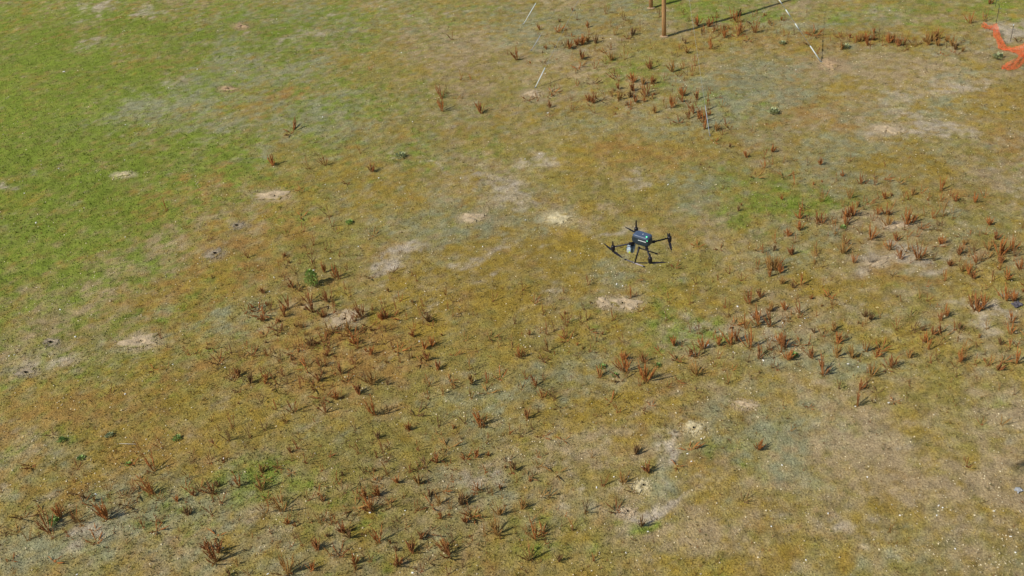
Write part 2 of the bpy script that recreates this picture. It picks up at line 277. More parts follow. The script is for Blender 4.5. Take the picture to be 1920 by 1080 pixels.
# each mound also loosens the soil tint around it (spill of crumbs), real raised relief is in its own mesh
for (px, py, rx, ry, a, hole, hue, lab, lm) in MOUNDS:
    c = G(px, py)[:2]; s = G(px+rx, py)[:2]-c; s2 = G(px, py-ry)[:2]-c
    A = np.linalg.inv(np.column_stack([s, s2])); dx = X-c[0]; dy = Y-c[1]
    sel = np.nonzero((np.abs(dx) < 5) & (np.abs(dy) < 5))[0]
    u = A[0, 0]*dx[sel]+A[0, 1]*dy[sel]; v = A[1, 0]*dx[sel]+A[1, 1]*dy[sel]
    q = np.sqrt(u*u+v*v) + 1.1*(fbm(X[sel], Y[sel], 0.6, 501, 3)-0.5)
    k = (1-sstep(0.75, 1.9, q))*0.7
    T[sel] = T[sel]*(1-k[:, None]) + np.array(MCOL[hue])[None]*0.85*k[:, None]
me = bpy.data.meshes.new('ground')
me.vertices.add(nx*ny); me.vertices.foreach_set('co', np.column_stack([X, Y, Z]).astype(np.float32).ravel())
i, j = np.meshgrid(np.arange(nx-1), np.arange(ny-1)); b0 = (j*nx+i).ravel()
quads = np.column_stack([b0, b0+1, b0+nx+1, b0+nx]).astype(np.int32)
me.loops.add(len(quads)*4); me.loops.foreach_set('vertex_index', quads.ravel())
me.polygons.add(len(quads)); me.polygons.foreach_set('loop_start', np.arange(0, len(quads)*4, 4, dtype=np.int32))
me.update(calc_edges=True); me.polygons.foreach_set('use_smooth', np.ones(len(quads), dtype=bool))
at = me.attributes.new('tint', 'FLOAT_COLOR', 'POINT'); at.data.foreach_set('color', np.column_stack([T, np.ones(len(T))]).astype(np.float32).ravel())
me.materials.append(M_ground)
tag(ob('ground', me), 'dry mossy field of ochre, green and grey turf', 'ground', kind='structure')

def raw_mesh(name, V, Fc, tintv, mt):
    """V (n,3), Fc (m,3) triangles, tint per vertex"""
    me = bpy.data.meshes.new(name); me.vertices.add(len(V)); me.vertices.foreach_set('co', V.astype(np.float32).ravel())
    me.loops.add(len(Fc)*3); me.loops.foreach_set('vertex_index', Fc.astype(np.int32).ravel())
    me.polygons.add(len(Fc)); me.polygons.foreach_set('loop_start', np.arange(0, len(Fc)*3, 3, dtype=np.int32))
    me.update(calc_edges=True)
    at = me.attributes.new('tint', 'FLOAT_COLOR', 'POINT'); at.data.foreach_set('color', np.column_stack([tintv, np.ones(len(V))]).astype(np.float32).ravel())
    me.materials.append(mt); return me
def scatter(n):
    """points over the seen ground, denser nearby"""
    u = rng.random(n*2)*(1920+240)-120; v = rng.random(n*2)*(1080+160)-60
    px = np.stack([u, v], 1)
    d = F_[None]+((px[:, 0]-960)/FPX)[:, None]*R_[None]-((px[:, 1]-540)/FPX)[:, None]*U_[None]
    p = C_[None]+d*(-H/d[:, 2])[:, None]
    keep = rng.random(n*2) < np.clip((p[:, 1]/35)**0.9, 0.25, 1)
    p = p[keep][:n]; return p[:, 0], p[:, 1]

# ------------------------------------------------------------------ short turf blades (uncountable)
NT = 150000
bx, by = scatter(NT); bz = relief(bx, by); NT = len(bx)
bt, bw = tint(bx, by)
hgt = (0.018+0.035*rng.random(NT))*(1+1.0*bw['g']+0.5*bw['v']-0.4*bw['b']-0.3*bw['t'])
wd = 0.010+0.016*rng.random(NT)
V = np.zeros((NT, 6, 3)); Fc = np.zeros((NT, 2, 3), int)
for s in range(2):
    a = rng.random(NT)*2*PI; ca, sa = np.cos(a), np.sin(a); la = rng.random(NT)*2*PI; lr = hgt*rng.random(NT)*0.9
    V[:, s*3+0] = np.column_stack([bx-ca*wd, by-sa*wd, bz-0.01]); V[:, s*3+1] = np.column_stack([bx+ca*wd, by+sa*wd, bz-0.01])
    V[:, s*3+2] = np.column_stack([bx+np.cos(la)*lr, by+np.sin(la)*lr, bz+hgt*(1.0-0.3*s)])
    Fc[:, s] = np.arange(NT)[:, None]*6+np.array([0, 1, 2])+3*s
br = (0.6+0.95*rng.random(NT)); straw = rng.random(NT) < 0.12
bt = bt*br[:, None]; bt[straw] = bt[straw]*0.4+np.array(lin(190, 170, 120))*0.6
M_turf = attr_mat('turf_blades', 0.15, 9, 0)
tag(ob('grass', raw_mesh('grass', V.reshape(-1, 3), Fc.reshape(-1, 3), np.repeat(bt, 6, 0), M_turf)), 'short dry turf blades covering the field', 'grass', kind='stuff')

# ------------------------------------------------------------------ pale flecks and small pebbles (uncountable)
NP = 130000
qx, qy = scatter(NP); qw = cover(qx, qy)
dens = 0.045+0.16*qw['b']**1.2+0.09*qw['t']**1.3+0.035*qw['l']-0.02*qw['g']+0.06*(fbm(qx, qy, 1.6, 601, 3) > 0.62)
STRIP = [(1765, 957, 30, 10), (1800, 1020, 30, 12), (1780, 1010, 20, 10), (1870, 1045, 45, 22), (1890, 1000, 30, 25), (1850, 1060, 50, 15), (1500, 250, 20, 10), (925, 478, 40, 8), (640, 560, 20, 12), (155, 930, 18, 12), (175, 900, 20, 14), (310, 850, 18, 14), (1400, 660, 30, 20), (1660, 750, 24, 12), (690, 107, 20, 10), (770, 100, 30, 8), (1290, 960, 60, 12), (1210, 945, 50, 10), (365, 350, 40, 22), (820, 570, 40, 20), (900, 760, 60, 40), (1145, 510, 24, 24), (1430, 610, 50, 40)]
for (sx, sy, ra, rb) in STRIP:
    c = G(sx, sy)[:2]; s = G(sx+ra, sy)[:2]-c; s2 = G(sx, sy-rb)[:2]-c; A = np.linalg.inv(np.column_stack([s, s2]))
    dx = qx-c[0]; dy = qy-c[1]; u = A[0, 0]*dx+A[0, 1]*dy; v = A[1, 0]*dx+A[1, 1]*dy
    dens = dens+0.25*np.exp(-(u*u+v*v))
k = rng.random(len(qx)) < dens; qx = qx[k]; qy = qy[k]; NP = len(qx); qz = relief(qx, qy)
r = 0.014+0.034*rng.random(NP)**2.5; base = np.array([[1, 0, 0], [-0.5, 0.87, 0], [-0.5, -0.87, 0], [0, 0, 0.9]])
V = np.zeros((NP, 4, 3)); a = rng.random(NP)*2*PI
for s in range(4):
    X0 = base[s][0]*np.cos(a)-base[s][1]*np.sin(a)*0.8; Y0 = base[s][0]*np.sin(a)+base[s][1]*np.cos(a)*0.8
    V[:, s] = np.column_stack([qx+X0*r, qy+Y0*r, qz+0.012+base[s][2]*r])
Fc = (np.arange(NP)[:, None, None]*4+np.array([[0, 1, 3], [1, 2, 3], [2, 0, 3]])[None]).reshape(-1, 3)
pc = np.array(lin(222, 206, 166))[None]*(0.55+0.6*rng.random(NP))[:, None]
M_peb = attr_mat('pebble_flecks', 0.1, 20, 0)
tag(ob('gravel', raw_mesh('gravel', V.reshape(-1, 3), Fc, np.repeat(pc, 4, 0), M_peb)), 'pale grit and shell flecks strewn over the turf', 'gravel', kind='stuff')

# low tussocks and litter, dark colours also standing in for their small shadows (uncountable)
ND = 26000
qx, qy = scatter(ND); kk = rng.random(ND) < np.clip(0.25+1.6*(fbm(qx, qy, 3, 651, 3)-0.5), 0.04, 0.8); qx = qx[kk]; qy = qy[kk]; ND = len(qx); qz = relief(qx, qy)
V = np.zeros((ND, 15, 3)); 
for s in range(5):
    a = rng.random(ND)*2*PI; L = 0.025+0.10*rng.random(ND)**1.6; wv = 0.015
    V[:, s*3] = np.column_stack([qx-np.sin(a)*wv, qy+np.cos(a)*wv, qz]); V[:, s*3+1] = np.column_stack([qx+np.sin(a)*wv, qy-np.cos(a)*wv, qz])
    V[:, s*3+2] = np.column_stack([qx+np.cos(a)*L, qy+np.sin(a)*L, qz+L*(0.3+0.8*rng.random(ND))])
Fc = (np.arange(ND)[:, None, None]*15+np.arange(15).reshape(5, 3)[None]).reshape(-1, 3)
dt, dw = tint(qx, qy); lc = np.array([lin(78, 60, 30), lin(80, 84, 36), lin(120, 80, 44)])[rng.integers(0, 3, ND)]
tag(ob('low_sprigs', raw_mesh('low_sprigs', V.reshape(-1, 3), Fc, np.repeat(dt*0.35+lc*0.6, 15, 0), M_turf)), 'tiny dry sprigs and litter, darkened like their shadows, scattered in the turf', 'ground cover', kind='stuff')

# ------------------------------------------------------------------ burrow mounds
M_soil = [mat('loose_soil', [q*0.9 for q in c], 0.95, noise=0.28, scale=9, spec=0.1, bump=0.05) for c in MCOL]
M_mound = attr_mat('spoil_soil', 0.28, 11, 0.04)
M_hole = mat('burrow_dark', (0.012, 0.01, 0.008), 1.0, noise=0.3, spec=0.0)
LAND = []
for n, (px, py, rx, ry, a, hole, hue, lab, lm) in enumerate(MOUNDS):
    c = G(px, py); ar = math.radians(a)
    e1 = (G(px+rx*math.cos(ar), py+rx*math.sin(ar))-c)[:2]; e2 = (G(px+ry*math.sin(ar), py-ry*math.cos(ar))-c)[:2]
    rr = random.Random(n*7+1); hh = 0.055 if hue < 3 else 0.03
    vs = []; fs = []; tv = []; NR, NA = 14, 56
    off = [rr.random()*6 for _ in range(6)]
    holeuv = (rr.uniform(-0.2, 0.25), rr.uniform(-0.3, 0.1)) if hole else None
    for i in range(NR+1):
        for k in range(NA):
            t = i/NR; th = 2*PI*k/NA
            edge = 1+0.16*math.sin(2*th+off[0])+0.14*math.sin(3*th+off[1])+0.12*math.sin(5*th+off[2])+0.10*math.sin(9*th+off[3])+rr.uniform(-0.16, 0.16)*(i > NR-3)
            u = math.cos(th)*t*edge; v = math.sin(th)*t*edge
            x = c[0]+e1[0]*u+e2[0]*v; y = c[1]+e1[1]*u+e2[1]*v
            z = rel1(x, y) + hh*(1-t*t)**0.8*(0.55+0.9*rr.random()*0.5+0.45*math.sin(5*u+off[4])*math.cos(6*v+off[5])) + (0.022 if i < NR else -0.05)
            if hole:
                d = math.hypot((u-holeuv[0])*np.linalg.norm(e1), (v-holeuv[1])*np.linalg.norm(e2)); z -= 0.08*math.exp(-(d/0.13)**2)
            vs.append((x-c[0], y-c[1], z)); tv.append((x, y, t))
    for i in range(NR):
        for k in range(NA): fs.append((i*NA+k, i*NA+(k+1) % NA, (i+1)*NA+(k+1) % NA, (i+1)*NA+k))
    fs.append(tuple(range(NA-1, -1, -1)))
    nm = 'burrow_mound'
    me = mesh_from(nm, vs, fs, M_mound, False); tv = np.array(tv); gt, _ = tint(tv[:, 0], tv[:, 1])
    kf = sstep(0.66, 1.12, tv[:, 2]+0.9*(fbm(tv[:, 0], tv[:, 1], 0.45, 521+n, 3, 0.7)-0.5)); mot = 0.72+0.5*fbm(tv[:, 0], tv[:, 1], 0.22, 541, 2)
    ct = np.array(MCOL[hue])[None]*mot[:, None]*(1-kf[:, None]*0.92)+gt*kf[:, None]*0.92
    at = me.attributes.new('tint', 'FLOAT_COLOR', 'POINT'); at.data.foreach_set('color', np.column_stack([ct, np.ones(len(ct))]).astype(np.float32).ravel())
    o = ob(nm, me, None, (c[0], c[1], 0))
    tag(o, lab, 'dirt mound', 'pale burrow mounds in the turf')
    # crumbs of soil round it
    mb = MB()
    for q in range(110):
        th = rr.random()*2*PI; t = 0.6+rr.random()**1.5*1.1; x = e1[0]*math.cos(th)*t+e2[0]*math.sin(th)*t; y = e1[1]*math.cos(th)*t+e2[1]*math.sin(th)*t
        z = rel1(c[0]+x, c[1]+y)+0.01; s = rr.uniform(0.010, 0.034)
        pts = [(x+s, y, z), (x, y+s, z), (x-s, y, z), (x, y-s, z), (x+rr.uniform(-s, s)*.4, y+rr.uniform(-s, s)*.4, z+s*0.9)]
        mb.add(pts, [(0, 1, 4), (1, 2, 4), (2, 3, 4), (3, 0, 4)])
    tag(mb.build('soil_crumbs', M_soil[hue], o), kind='stuff')
    if hole:
        hx = e1[0]*holeuv[0]+e2[0]*holeuv[1]; hy = e1[1]*holeuv[0]+e2[1]*holeuv[1]
        zz = rel1(c[0]+hx, c[1]+hy)+0.022+hh*0.75
        big = 0.055 if hue == 3 else 0.024
        mb = MB(); mb.add([(hx+big*math.cos(2*PI*k/9)*rr.uniform(.8, 1.3)*1.3, hy+big*math.sin(2*PI*k/9)*rr.uniform(.7, 1.2), zz+0.012) for k in range(9)] + [(hx, hy, zz-0.10)],
                         [(k, (k+1) % 9, 9) for k in range(9)] + [(8-k for k in range(9))] if False else [(k, (k+1) % 9, 9) for k in range(9)]+[tuple(range(9))])
        mb.build('burrow_hole', M_hole, o)
    if lm: LAND.append((px, py, lm))

# ------------------------------------------------------------------ landmarks for the labels
LAND += [(1203, 462, 'the hovering drone'), (1245, 66, 'the nearer wooden pole'), (1220, 12, 'the farther wooden pole'), (590, 532, 'the bright green bush'),
         (1331, 252, 'the foot of the grey guy wire'), (1885, 92, 'the orange netting'), (1645, 579, 'the big yellowish stone at right'),
         (205, 817, 'the green tuft at lower left'), (855, 962, 'the white stone at bottom left of centre'), (990, 40, 'the farthest left guy tube'), (1907, 918, 'the blue-grey scrap'),
         (1447, 212, 'the pale green tuft at upper right')]
ORD = ['nearest', 'second nearest', 'third nearest', 'fourth nearest', 'fifth nearest', 'sixth nearest', 'seventh nearest', 'eighth nearest', 'ninth nearest', 'tenth nearest'] + \
      [f'{w} nearest' for w in ('eleventh', 'twelfth', 'thirteenth', 'fourteenth', 'fifteenth', 'sixteenth', 'seventeenth', 'eighteenth', 'nineteenth', 'twentieth')]
def unique_labels(items, noun, extra=lambda it: ''):
    """items: (x, y, ...) in the picture -> a label that singles each one out by its rank beside a landmark"""
    out = [None]*len(items); best = {}
    def sector(dx, dy):
        if abs(dx) >= abs(dy): return 'right of' if dx > 0 else 'left of'
        return 'below' if dy > 0 else 'above'
    lists = {}
    for i, it in enumerate(items):
        for l, (lx, ly, ln) in enumerate(LAND):
            dx, dy = it[0]-lx, it[1]-ly
            if abs(dx)+abs(dy) < 1: continue
            lists.setdefault((l, sector(dx, dy)), []).append((math.hypot(dx, dy), i))
    for key, L in lists.items():
        L.sort()
        for rk, (d, i) in enumerate(L):
            sc = rk*14+d*0.35
            if i not in best or sc < best[i][0]: best[i] = (sc, key, rk)
    for i, it in enumerate(items):
        sc, (l, s), rk = best[i]
        o = ORD[rk] if rk < len(ORD) else 'farthest'
        out[i] = f'{extra(it)}{noun}, {o} {s} {LAND[l][2]}'
    return out

# ------------------------------------------------------------------ dock weeds
# tile origin, then  x,y(base),height in quarter-pixels of the photograph, kind  f full  s sparse  r low rosette
WEEDS = {
 (960, 0): '490,155,45,s 705,110,50,s 740,205,55,s 772,270,45,s 835,150,50,s 840,200,40,s 900,270,55,f 960,190,40,s 1108,130,60,s 570,215,40,f 578,268,45,s 625,330,55,f 400,285,30,s 345,245,35,r 430,370,55,f 402,365,50,s 490,345,50,f 530,340,60,f 740,375,40,s 745,458,50,f 847,450,60,s 450,438,40,s 522,450,55,f 520,495,28,r 620,515,50,s 38,450,75,f 1037,520,60,f 1202,538,65,f 1282,510,45,s 1352,565,60,s 1372,490,60,s 1312,395,50,f 1485,362,80,f 1392,190,60,f 1422,255,45,s 1470,200,60,f 1502,180,50,s 1532,160,60,s 1590,278,70,f 1562,245,50,s 1655,130,60,s 1690,162,70,f 1700,262,80,f 1722,240,70,f 1822,242,80,f 1840,100,35,s 1290,108,35,s 1325,158,35,s 1833,165,40,s 765,575,45,s 802,612,50,s 857,608,30,s 907,622,60,f 905,682,60,f 1002,728,80,f 1022,700,60,s 1062,672,40,s 1087,665,30,s 1142,600,40,s 1230,608,25,s 1292,602,30,s 1278,718,60,f 1387,750,60,f 1472,760,70,s 1472,825,60,s 1490,700,40,s 1200,812,80,f 1135,775,40,s 1182,762,30,s 1072,850,50,f 1330,892,70,f 1362,850,70,f 1395,892,60,f 1438,920,80,f 1448,968,60,f 1532,985,50,f 1575,1012,40,s 800,752,55,f 922,768,45,f 892,822,50,s 612,778,60,f 572,762,45,f 622,732,40,s 752,730,35,s 692,738,30,s 558,752,35,s 440,757,30,s 452,828,40,s 618,855,50,s 282,805,45,f 305,700,30,r 345,692,20,r 272,730,25,r 122,752,30,r 190,757,40,s 822,700,30,s 1250,925,30,r',
 (1440, 0): '345,268,45,r 120,265,40,s 90,242,30,s 60,262,30,s 150,272,30,s 560,322,35,s 612,310,40,s 690,312,55,f 722,302,55,f 757,300,50,s 832,252,40,s 662,310,30,s 902,322,60,f 940,312,50,f 980,347,60,f 1015,302,40,s 1082,302,30,s 1190,312,60,f 1232,302,60,f 1272,292,60,f 1210,335,50,f 1340,312,50,f 1385,342,60,f 1402,367,45,f 1472,302,40,s 1520,178,70,f 1625,160,70,f 1660,32,40,f 1680,270,30,s 1102,347,30,s 492,262,30,s 1412,412,20,r 1330,412,15,r 1520,320,40,s',
 (960, 270): '1635,25,30,f 1757,102,50,f 1890,112,60,s 1892,182,50,s 1560,792,25,r 1772,782,40,s 1877,812,60,s 1390,772,28,r 1842,942,60,s 1632,972,50,s 1722,1022,50,s 1382,1052,50,s 572,1062,60,s 1227,932,30,r 1822,222,20,s 952,1022,30,r',
 (1440, 270): '32,62,50,f 387,72,40,s 292,162,45,s 197,127,20,r 202,302,80,s 560,242,40,f 402,432,80,s 612,412,70,f 692,302,70,f 727,302,50,s 802,312,50,s 882,267,40,r 992,302,30,r 877,417,55,f 1052,422,50,s 1082,392,50,f 1017,432,60,s 1197,427,55,s 1295,352,90,f 1302,432,60,s 1312,542,110,s 1402,432,55,f 1387,562,80,s 1552,442,70,f 1622,402,50,s 252,502,70,f 232,562,60,f 237,647,60,f 372,602,90,f 400,598,70,f 562,472,60,s 582,612,110,f 637,542,90,f 502,682,100,s 692,672,60,s 77,642,25,s 52,742,70,s 152,692,50,f 202,737,60,s 42,802,40,f 182,832,60,f 347,892,90,s 412,922,50,s 577,747,75,f 562,822,90,f 642,892,70,f 767,722,100,f 822,532,70,f 887,532,90,f 902,622,80,f 1042,612,100,f 1082,592,60,f 1022,652,50,s 1172,542,60,s 962,732,60,f 912,802,70,f 1057,802,100,s 1127,872,120,f 992,867,70,f 1277,652,80,s 1112,702,60,s 1712,717,60,f 1735,842,110,f 1760,830,80,f 1832,802,90,f 1652,802,70,f 1542,812,60,s 1432,837,70,f 1242,882,50,s 1362,922,50,f 1562,902,80,f 1592,882,60,s 1455,962,80,f 1502,982,70,f 1542,1012,70,f 1747,902,60,f 1892,942,80,f 1322,1032,70,s 1682,1032,60,s 1792,1022,70,f 10,950,110,f 45,945,110,f 90,962,60,f 97,1052,50,f 242,1062,70,f 187,1082,40,f 702,1080,30,s 1192,1077,40,s 1905,632,30,s 15,995,60,f',
 (960, 540): '890,77,90,f 237,187,75,s 472,25,22,s 402,282,80,s 522,262,70,s 562,242,50,s 757,247,65,s 262,347,90,s 400,377,75,f 277,472,90,f 62,522,75,f 632,412,60,s 832,412,60,s 842,542,60,f 847,632,110,f 992,562,70,f 1002,702,130,f 1082,592,30,s 657,672,80,f 177,742,75,f 237,692,35,s 227,832,80,f 322,842,60,s 367,907,28,r 112,987,75,f 1182,112,70,s 1337,122,90,s 1457,22,40,s 1622,212,80,s 1782,122,90,f 1862,72,60,f 1337,332,60,s 1402,347,90,s 1217,437,60,f 1272,442,40,s 1382,522,100,f 1432,462,80,f 1332,512,50,f 1242,547,40,r 1110,490,25,r 1552,432,70,f 1642,432,100,f 1682,402,70,f 1747,302,90,s 1847,282,120,f 1787,452,120,f 1542,532,60,s 1862,522,80,f 1382,652,90,f 1582,622,55,s 1622,717,90,s 1247,702,25,r 1172,747,20,r 1022,782,20,r 742,862,35,r 1050,887,20,r 992,922,20,r 1380,782,20,r 1802,682,20,r 507,522,20,r 1825,240,80,f',
 (1440, 540): '22,172,60,f 122,167,55,f 242,192,90,f 152,257,50,s 482,157,70,s 22,292,110,f 842,227,50,s 1137,82,60,s 962,322,65,s 1337,217,80,f 1292,252,60,f 1292,342,70,f 1182,412,75,f 1292,432,50,s 1560,172,110,f 1527,122,80,f 1612,162,100,f 1582,182,60,f 1782,92,100,f 1842,102,80,f 1832,262,90,f 1642,312,70,s 1817,352,70,f 1742,432,50,f 1862,572,110,f 1472,482,80,s 1442,562,100,f 1252,512,40,s 1657,592,60,s 1727,622,60,f 1412,672,50,s 492,322,60,f 517,422,70,f 587,372,50,s 507,522,90,f 727,482,80,f 632,532,80,f 682,552,50,s 327,532,80,f 412,652,120,f 127,452,100,f 152,542,70,f 92,422,70,f 32,602,50,s 922,602,90,f 962,572,30,s 1057,532,60,f 772,662,80,f 742,642,40,s 692,762,60,f 742,712,40,s 822,787,25,r 532,762,50,s 672,892,90,f 792,862,50,s 952,857,25,r 1032,712,25,s 1747,1032,60,s 1602,1032,45,s 172,1072,40,s 110,882,20,r 312,902,20,r',
 (480, 540): '242,152,90,f 215,207,80,f 402,112,80,f 427,182,80,f 537,102,80,f 582,132,50,s 302,22,30,r 42,212,35,r 107,162,60,s 667,42,35,s 790,217,110,f 740,182,40,s 947,117,40,s 977,222,60,f 1082,102,50,s 1062,192,90,s 1132,237,50,s 1192,322,60,s 852,292,35,r 132,282,30,r 162,357,60,s 302,292,50,s 372,352,80,s 547,352,90,s 652,362,60,s 72,352,30,r 532,412,70,s 482,372,35,s 757,452,100,s 232,462,50,s 1317,442,60,f 1567,402,55,s 987,562,60,s 1282,547,70,f 1362,617,60,f 1152,532,60,s 1602,612,70,s 1732,712,70,s 1642,652,40,s 1302,732,80,s 1292,832,60,s 1402,802,50,s 1737,787,35,r 1432,947,35,s 1682,1032,110,f 872,722,100,f 832,702,70,s 772,802,70,f 742,602,70,s 722,522,50,s 642,642,70,f 592,642,50,s 482,592,60,f 522,582,50,s 402,592,80,s 292,572,50,s 207,667,55,s 162,642,40,s 112,662,40,s 62,622,30,s 332,752,70,s 237,722,50,s 512,682,50,s 602,832,60,f 562,812,40,s 642,822,50,s 522,932,80,f 282,932,80,f 157,912,60,s 890,957,130,f 742,1057,60,s 212,1017,30,s 62,1072,60,s 42,872,28,r 690,702,30,r 172,562,30,s',
 (480, 270): '127,162,70,f 392,187,80,s 522,162,80,f 787,72,60,s 872,207,60,f 692,302,30,r 342,352,25,r 345,552,30,r 557,547,80,s 572,622,60,s 232,692,60,s 352,662,60,s 432,762,60,s 562,812,80,s 512,962,70,f 592,1002,90,f 622,1012,80,f 682,942,40,s 1032,962,25,r 182,992,60,s 302,972,60,s 272,1072,60,f 440,930,60,s',
 (0, 270): '1250,502,75,s 1780,978,22,r', (480, 0): '1472,297,50,s 1532,602,60,s 1392,742,80,f 1397,837,80,f 1432,702,50,s 1687,852,70,f 1512,745,20,r 865,532,20,r 270,1000,50,r', 
 (0, 540): '822,812,35,r 1722,652,40,s 1742,1052,90,s 1592,1002,40,s 1652,1072,40,s 1160,622,25,r',
 (0, 810): '402,22,30,r 252,262,40,r 592,282,28,r 1162,302,110,f 1222,122,80,s 1072,182,80,s 1592,207,50,s 1412,347,60,s 1137,472,90,f 1182,512,60,s 1502,442,35,r 1602,467,90,f 1792,412,80,f 1402,612,40,s 817,482,80,s 612,472,30,r 442,452,50,s 807,662,110,f 752,622,70,s 362,752,110,f 452,652,70,f 402,802,60,s 562,662,60,s 622,672,50,s 217,822,60,s 12,852,50,s 412,982,30,r 1622,982,130,f 1642,902,70,f 1562,882,60,f 1722,72,70,s 1880,52,80,s 1782,1002,40,s 1722,1077,40,f 1872,1077,50,s 472,602,50,s 502,612,40,s 322,602,30,r 22,442,30,s',
 (480, 810): '912,47,50,f 262,152,40,f 272,217,40,s 772,157,70,s 1002,122,60,s 1212,132,60,s 1412,182,50,s 1162,292,50,s 1262,272,40,s 992,322,80,s 1062,382,50,f 1222,392,60,f 622,392,40,s 42,437,80,f 402,512,60,s 472,472,50,s 502,522,40,f 195,592,100,f 67,607,70,s 762,502,60,s 822,502,80,f 862,592,90,f 742,572,40,r 922,472,60,f 1022,562,40,s 1302,482,50,f 1372,542,90,f 1202,602,60,s 1062,672,40,s 1387,652,40,f 1822,622,80,f 1772,472,40,s 1742,462,50,s 1667,442,50,s 1472,372,40,s 1812,772,90,f 1452,932,110,f 1422,882,80,f 1482,822,60,s 482,682,70,s 682,642,50,s 667,752,70,f 540,792,30,f 922,832,100,f 1242,802,50,f 1172,907,70,f 352,852,60,s 462,892,70,f 562,932,60,s 742,1002,60,f 852,982,60,s 1062,1002,70,f 1302,982,25,r 1242,1057,50,s 1552,1012,50,s 237,1072,110,f 422,1042,50,f 1442,1072,50,s 492,292,40,s',
 (960, 810): '237,32,30,r 392,62,25,r 932,172,60,f 607,192,50,s 1027,302,70,f 1242,267,25,r 1332,142,40,r 832,382,80,f 682,412,60,s 557,607,70,s 222,482,30,r 282,482,30,r 77,582,60,f 972,712,60,f 1087,662,30,s 172,802,100,f 117,762,60,s 132,962,90,f 352,972,50,f 1852,132,60,f 1742,522,30,r',
 (1440, 810): '1497,262,60,s 912,742,60,s'}
W = []
for (ox, oy), s in WEEDS.items():
    for q in s.split():
        x, y, h, k = q.split(','); W.append((ox+float(x)/4, oy+float(y)/4, float(h)/4, k))
# hues of the dried plants
HUES = [lin(172, 113, 62), lin(154, 104, 62), lin(164, 126, 72), lin(134, 104, 68)]
M_weed = [mat('dry_seed_head', [q*0.98 for q in c], 0.9, noise=0.4, scale=26, spec=0.1) for c in HUES]
M_stem = mat('dry_leaf', lin(120, 92, 46), 0.9, noise=0.35, scale=20, spec=0.1)
M_dead = mat('bleached_stem', lin(140, 128, 110), 0.9, noise=0.3, scale=30, spec=0.1)
def stalk_mesh(seed, hue, full):
    rr = random.Random(seed); mb = MB(); L = 1.0; bend = rr.uniform(-0.10, 0.10); b2 = rr.uniform(-0.06, 0.06)
    pt = lambda t: Vector((bend*t*t+b2*math.sin(3*t), b2*t*t, t*L))
    mb.tube([pt(t/5) for t in range(6)], [0.012, 0.011, 0.010, 0.009, 0.007, 0.004], 4)
    t = 0.18 if full else rr.uniform(0.25, 0.4); st = t; n = 15
    pts = []; rs = []
    for i in range(n+1):
        u = i/n; q = st+(1-st)*u; r = (0.052 if full else 0.032)*math.sin(PI*min(1, (u*0.86+0.14)))**0.5*(1.0-0.45*u)
        pts.append(pt(q)); rs.append(max(0.004, r*rr.uniform(0.35, 1.35)))
    mb.tube(pts, rs, 5, phase=rr.random())
    for i in range(40 if full else 22):      # seed valves that stand off the spike
        q = st+(1-st)*rr.random()**0.8; p = pt(q); a = rr.random()*2*PI; d = Vector((math.cos(a), math.sin(a), rr.uniform(-.2, .7)))
        r = (0.075 if full else 0.05)*(1-0.45*q)*rr.uniform(.6, 1.4); s = Vector((-math.sin(a), math.cos(a), 0.3))*0.016
        mb.add([p-s, p+s, p+d*r+Vector((0, 0, .02))], [(0, 1, 2)])
    if full:
        for i in range(rr.choice((1, 2, 2))):            # side branch
            q = rr.uniform(0.25, 0.5); p = pt(q); a = rr.random()*2*PI; L2 = rr.uniform(0.22, 0.36)
            e = [p+Vector((math.cos(a)*0.10*k/3, math.sin(a)*0.10*k/3, L2*k/3)) for k in range(4)]
            mb.tube(e, [0.01, 0.024*rr.uniform(.7, 1.2), 0.026*rr.uniform(.6, 1.2), 0.008], 4)
    return mesh_from('seed_stalk', mb.v, mb.f, M_weed[hue])
STALK = {(h, f): [stalk_mesh(100*h+10*k+f, h, f) for k in range(5)] for h in range(4) for f in (0, 1)}
def leaf_mesh(seed):
    rr = random.Random(seed); mb = MB()
    for i in range(9):
        a = rr.random()*2*PI; L = rr.uniform(0.10, 0.26); wv = rr.uniform(0.015, 0.032); up = rr.uniform(0.1, 0.7)
        c = Vector((math.cos(a), math.sin(a), 0)); s = Vector((-math.sin(a), math.cos(a), 0))
        p0 = c*0.01; p1 = c*L*0.5+Vector((0, 0, L*up*.6)); p2 = c*L+Vector((0, 0, L*up*0.5))
        mb.add([p0-s*wv*.3, p0+s*wv*.3, p1+s*wv, p1-s*wv, p2], [(0, 1, 2, 3), (3, 2, 4)])
    return mesh_from('basal_leaves', mb.v, mb.f, M_stem)
LEAF = [leaf_mesh(k) for k in range(5)]
def weed_layout(rr, kind):
    """list of (full, hue, idx, azimuth, lean, length) for one plant"""
    if kind == 'f': n = rr.choice((6, 8, 9, 11, 13)); mx = 33
    elif kind == 's': n = rr.choice((3, 4, 5, 6)); mx = 32
    else: n = rr.choice((3, 4, 5)); mx = 70
    hue = rr.choice((0, 0, 0, 1, 1, 2)) if kind == 'f' else rr.choice((0, 1, 2, 2, 1, 3)); out = []
    for i in range(n):
        lean = rr.uniform(3, mx) if i else rr.uniform(0, 8)
        if kind == 'r': lean = rr.uniform(35, mx)
        out.append((1 if (kind == 'f' and rr.random() < 0.85) or kind == 'r' else 0, hue, rr.randrange(5), rr.random()*2*PI, math.radians(lean), 1.0 if i == 0 else rr.uniform(0.5, 1.0)))
    return out
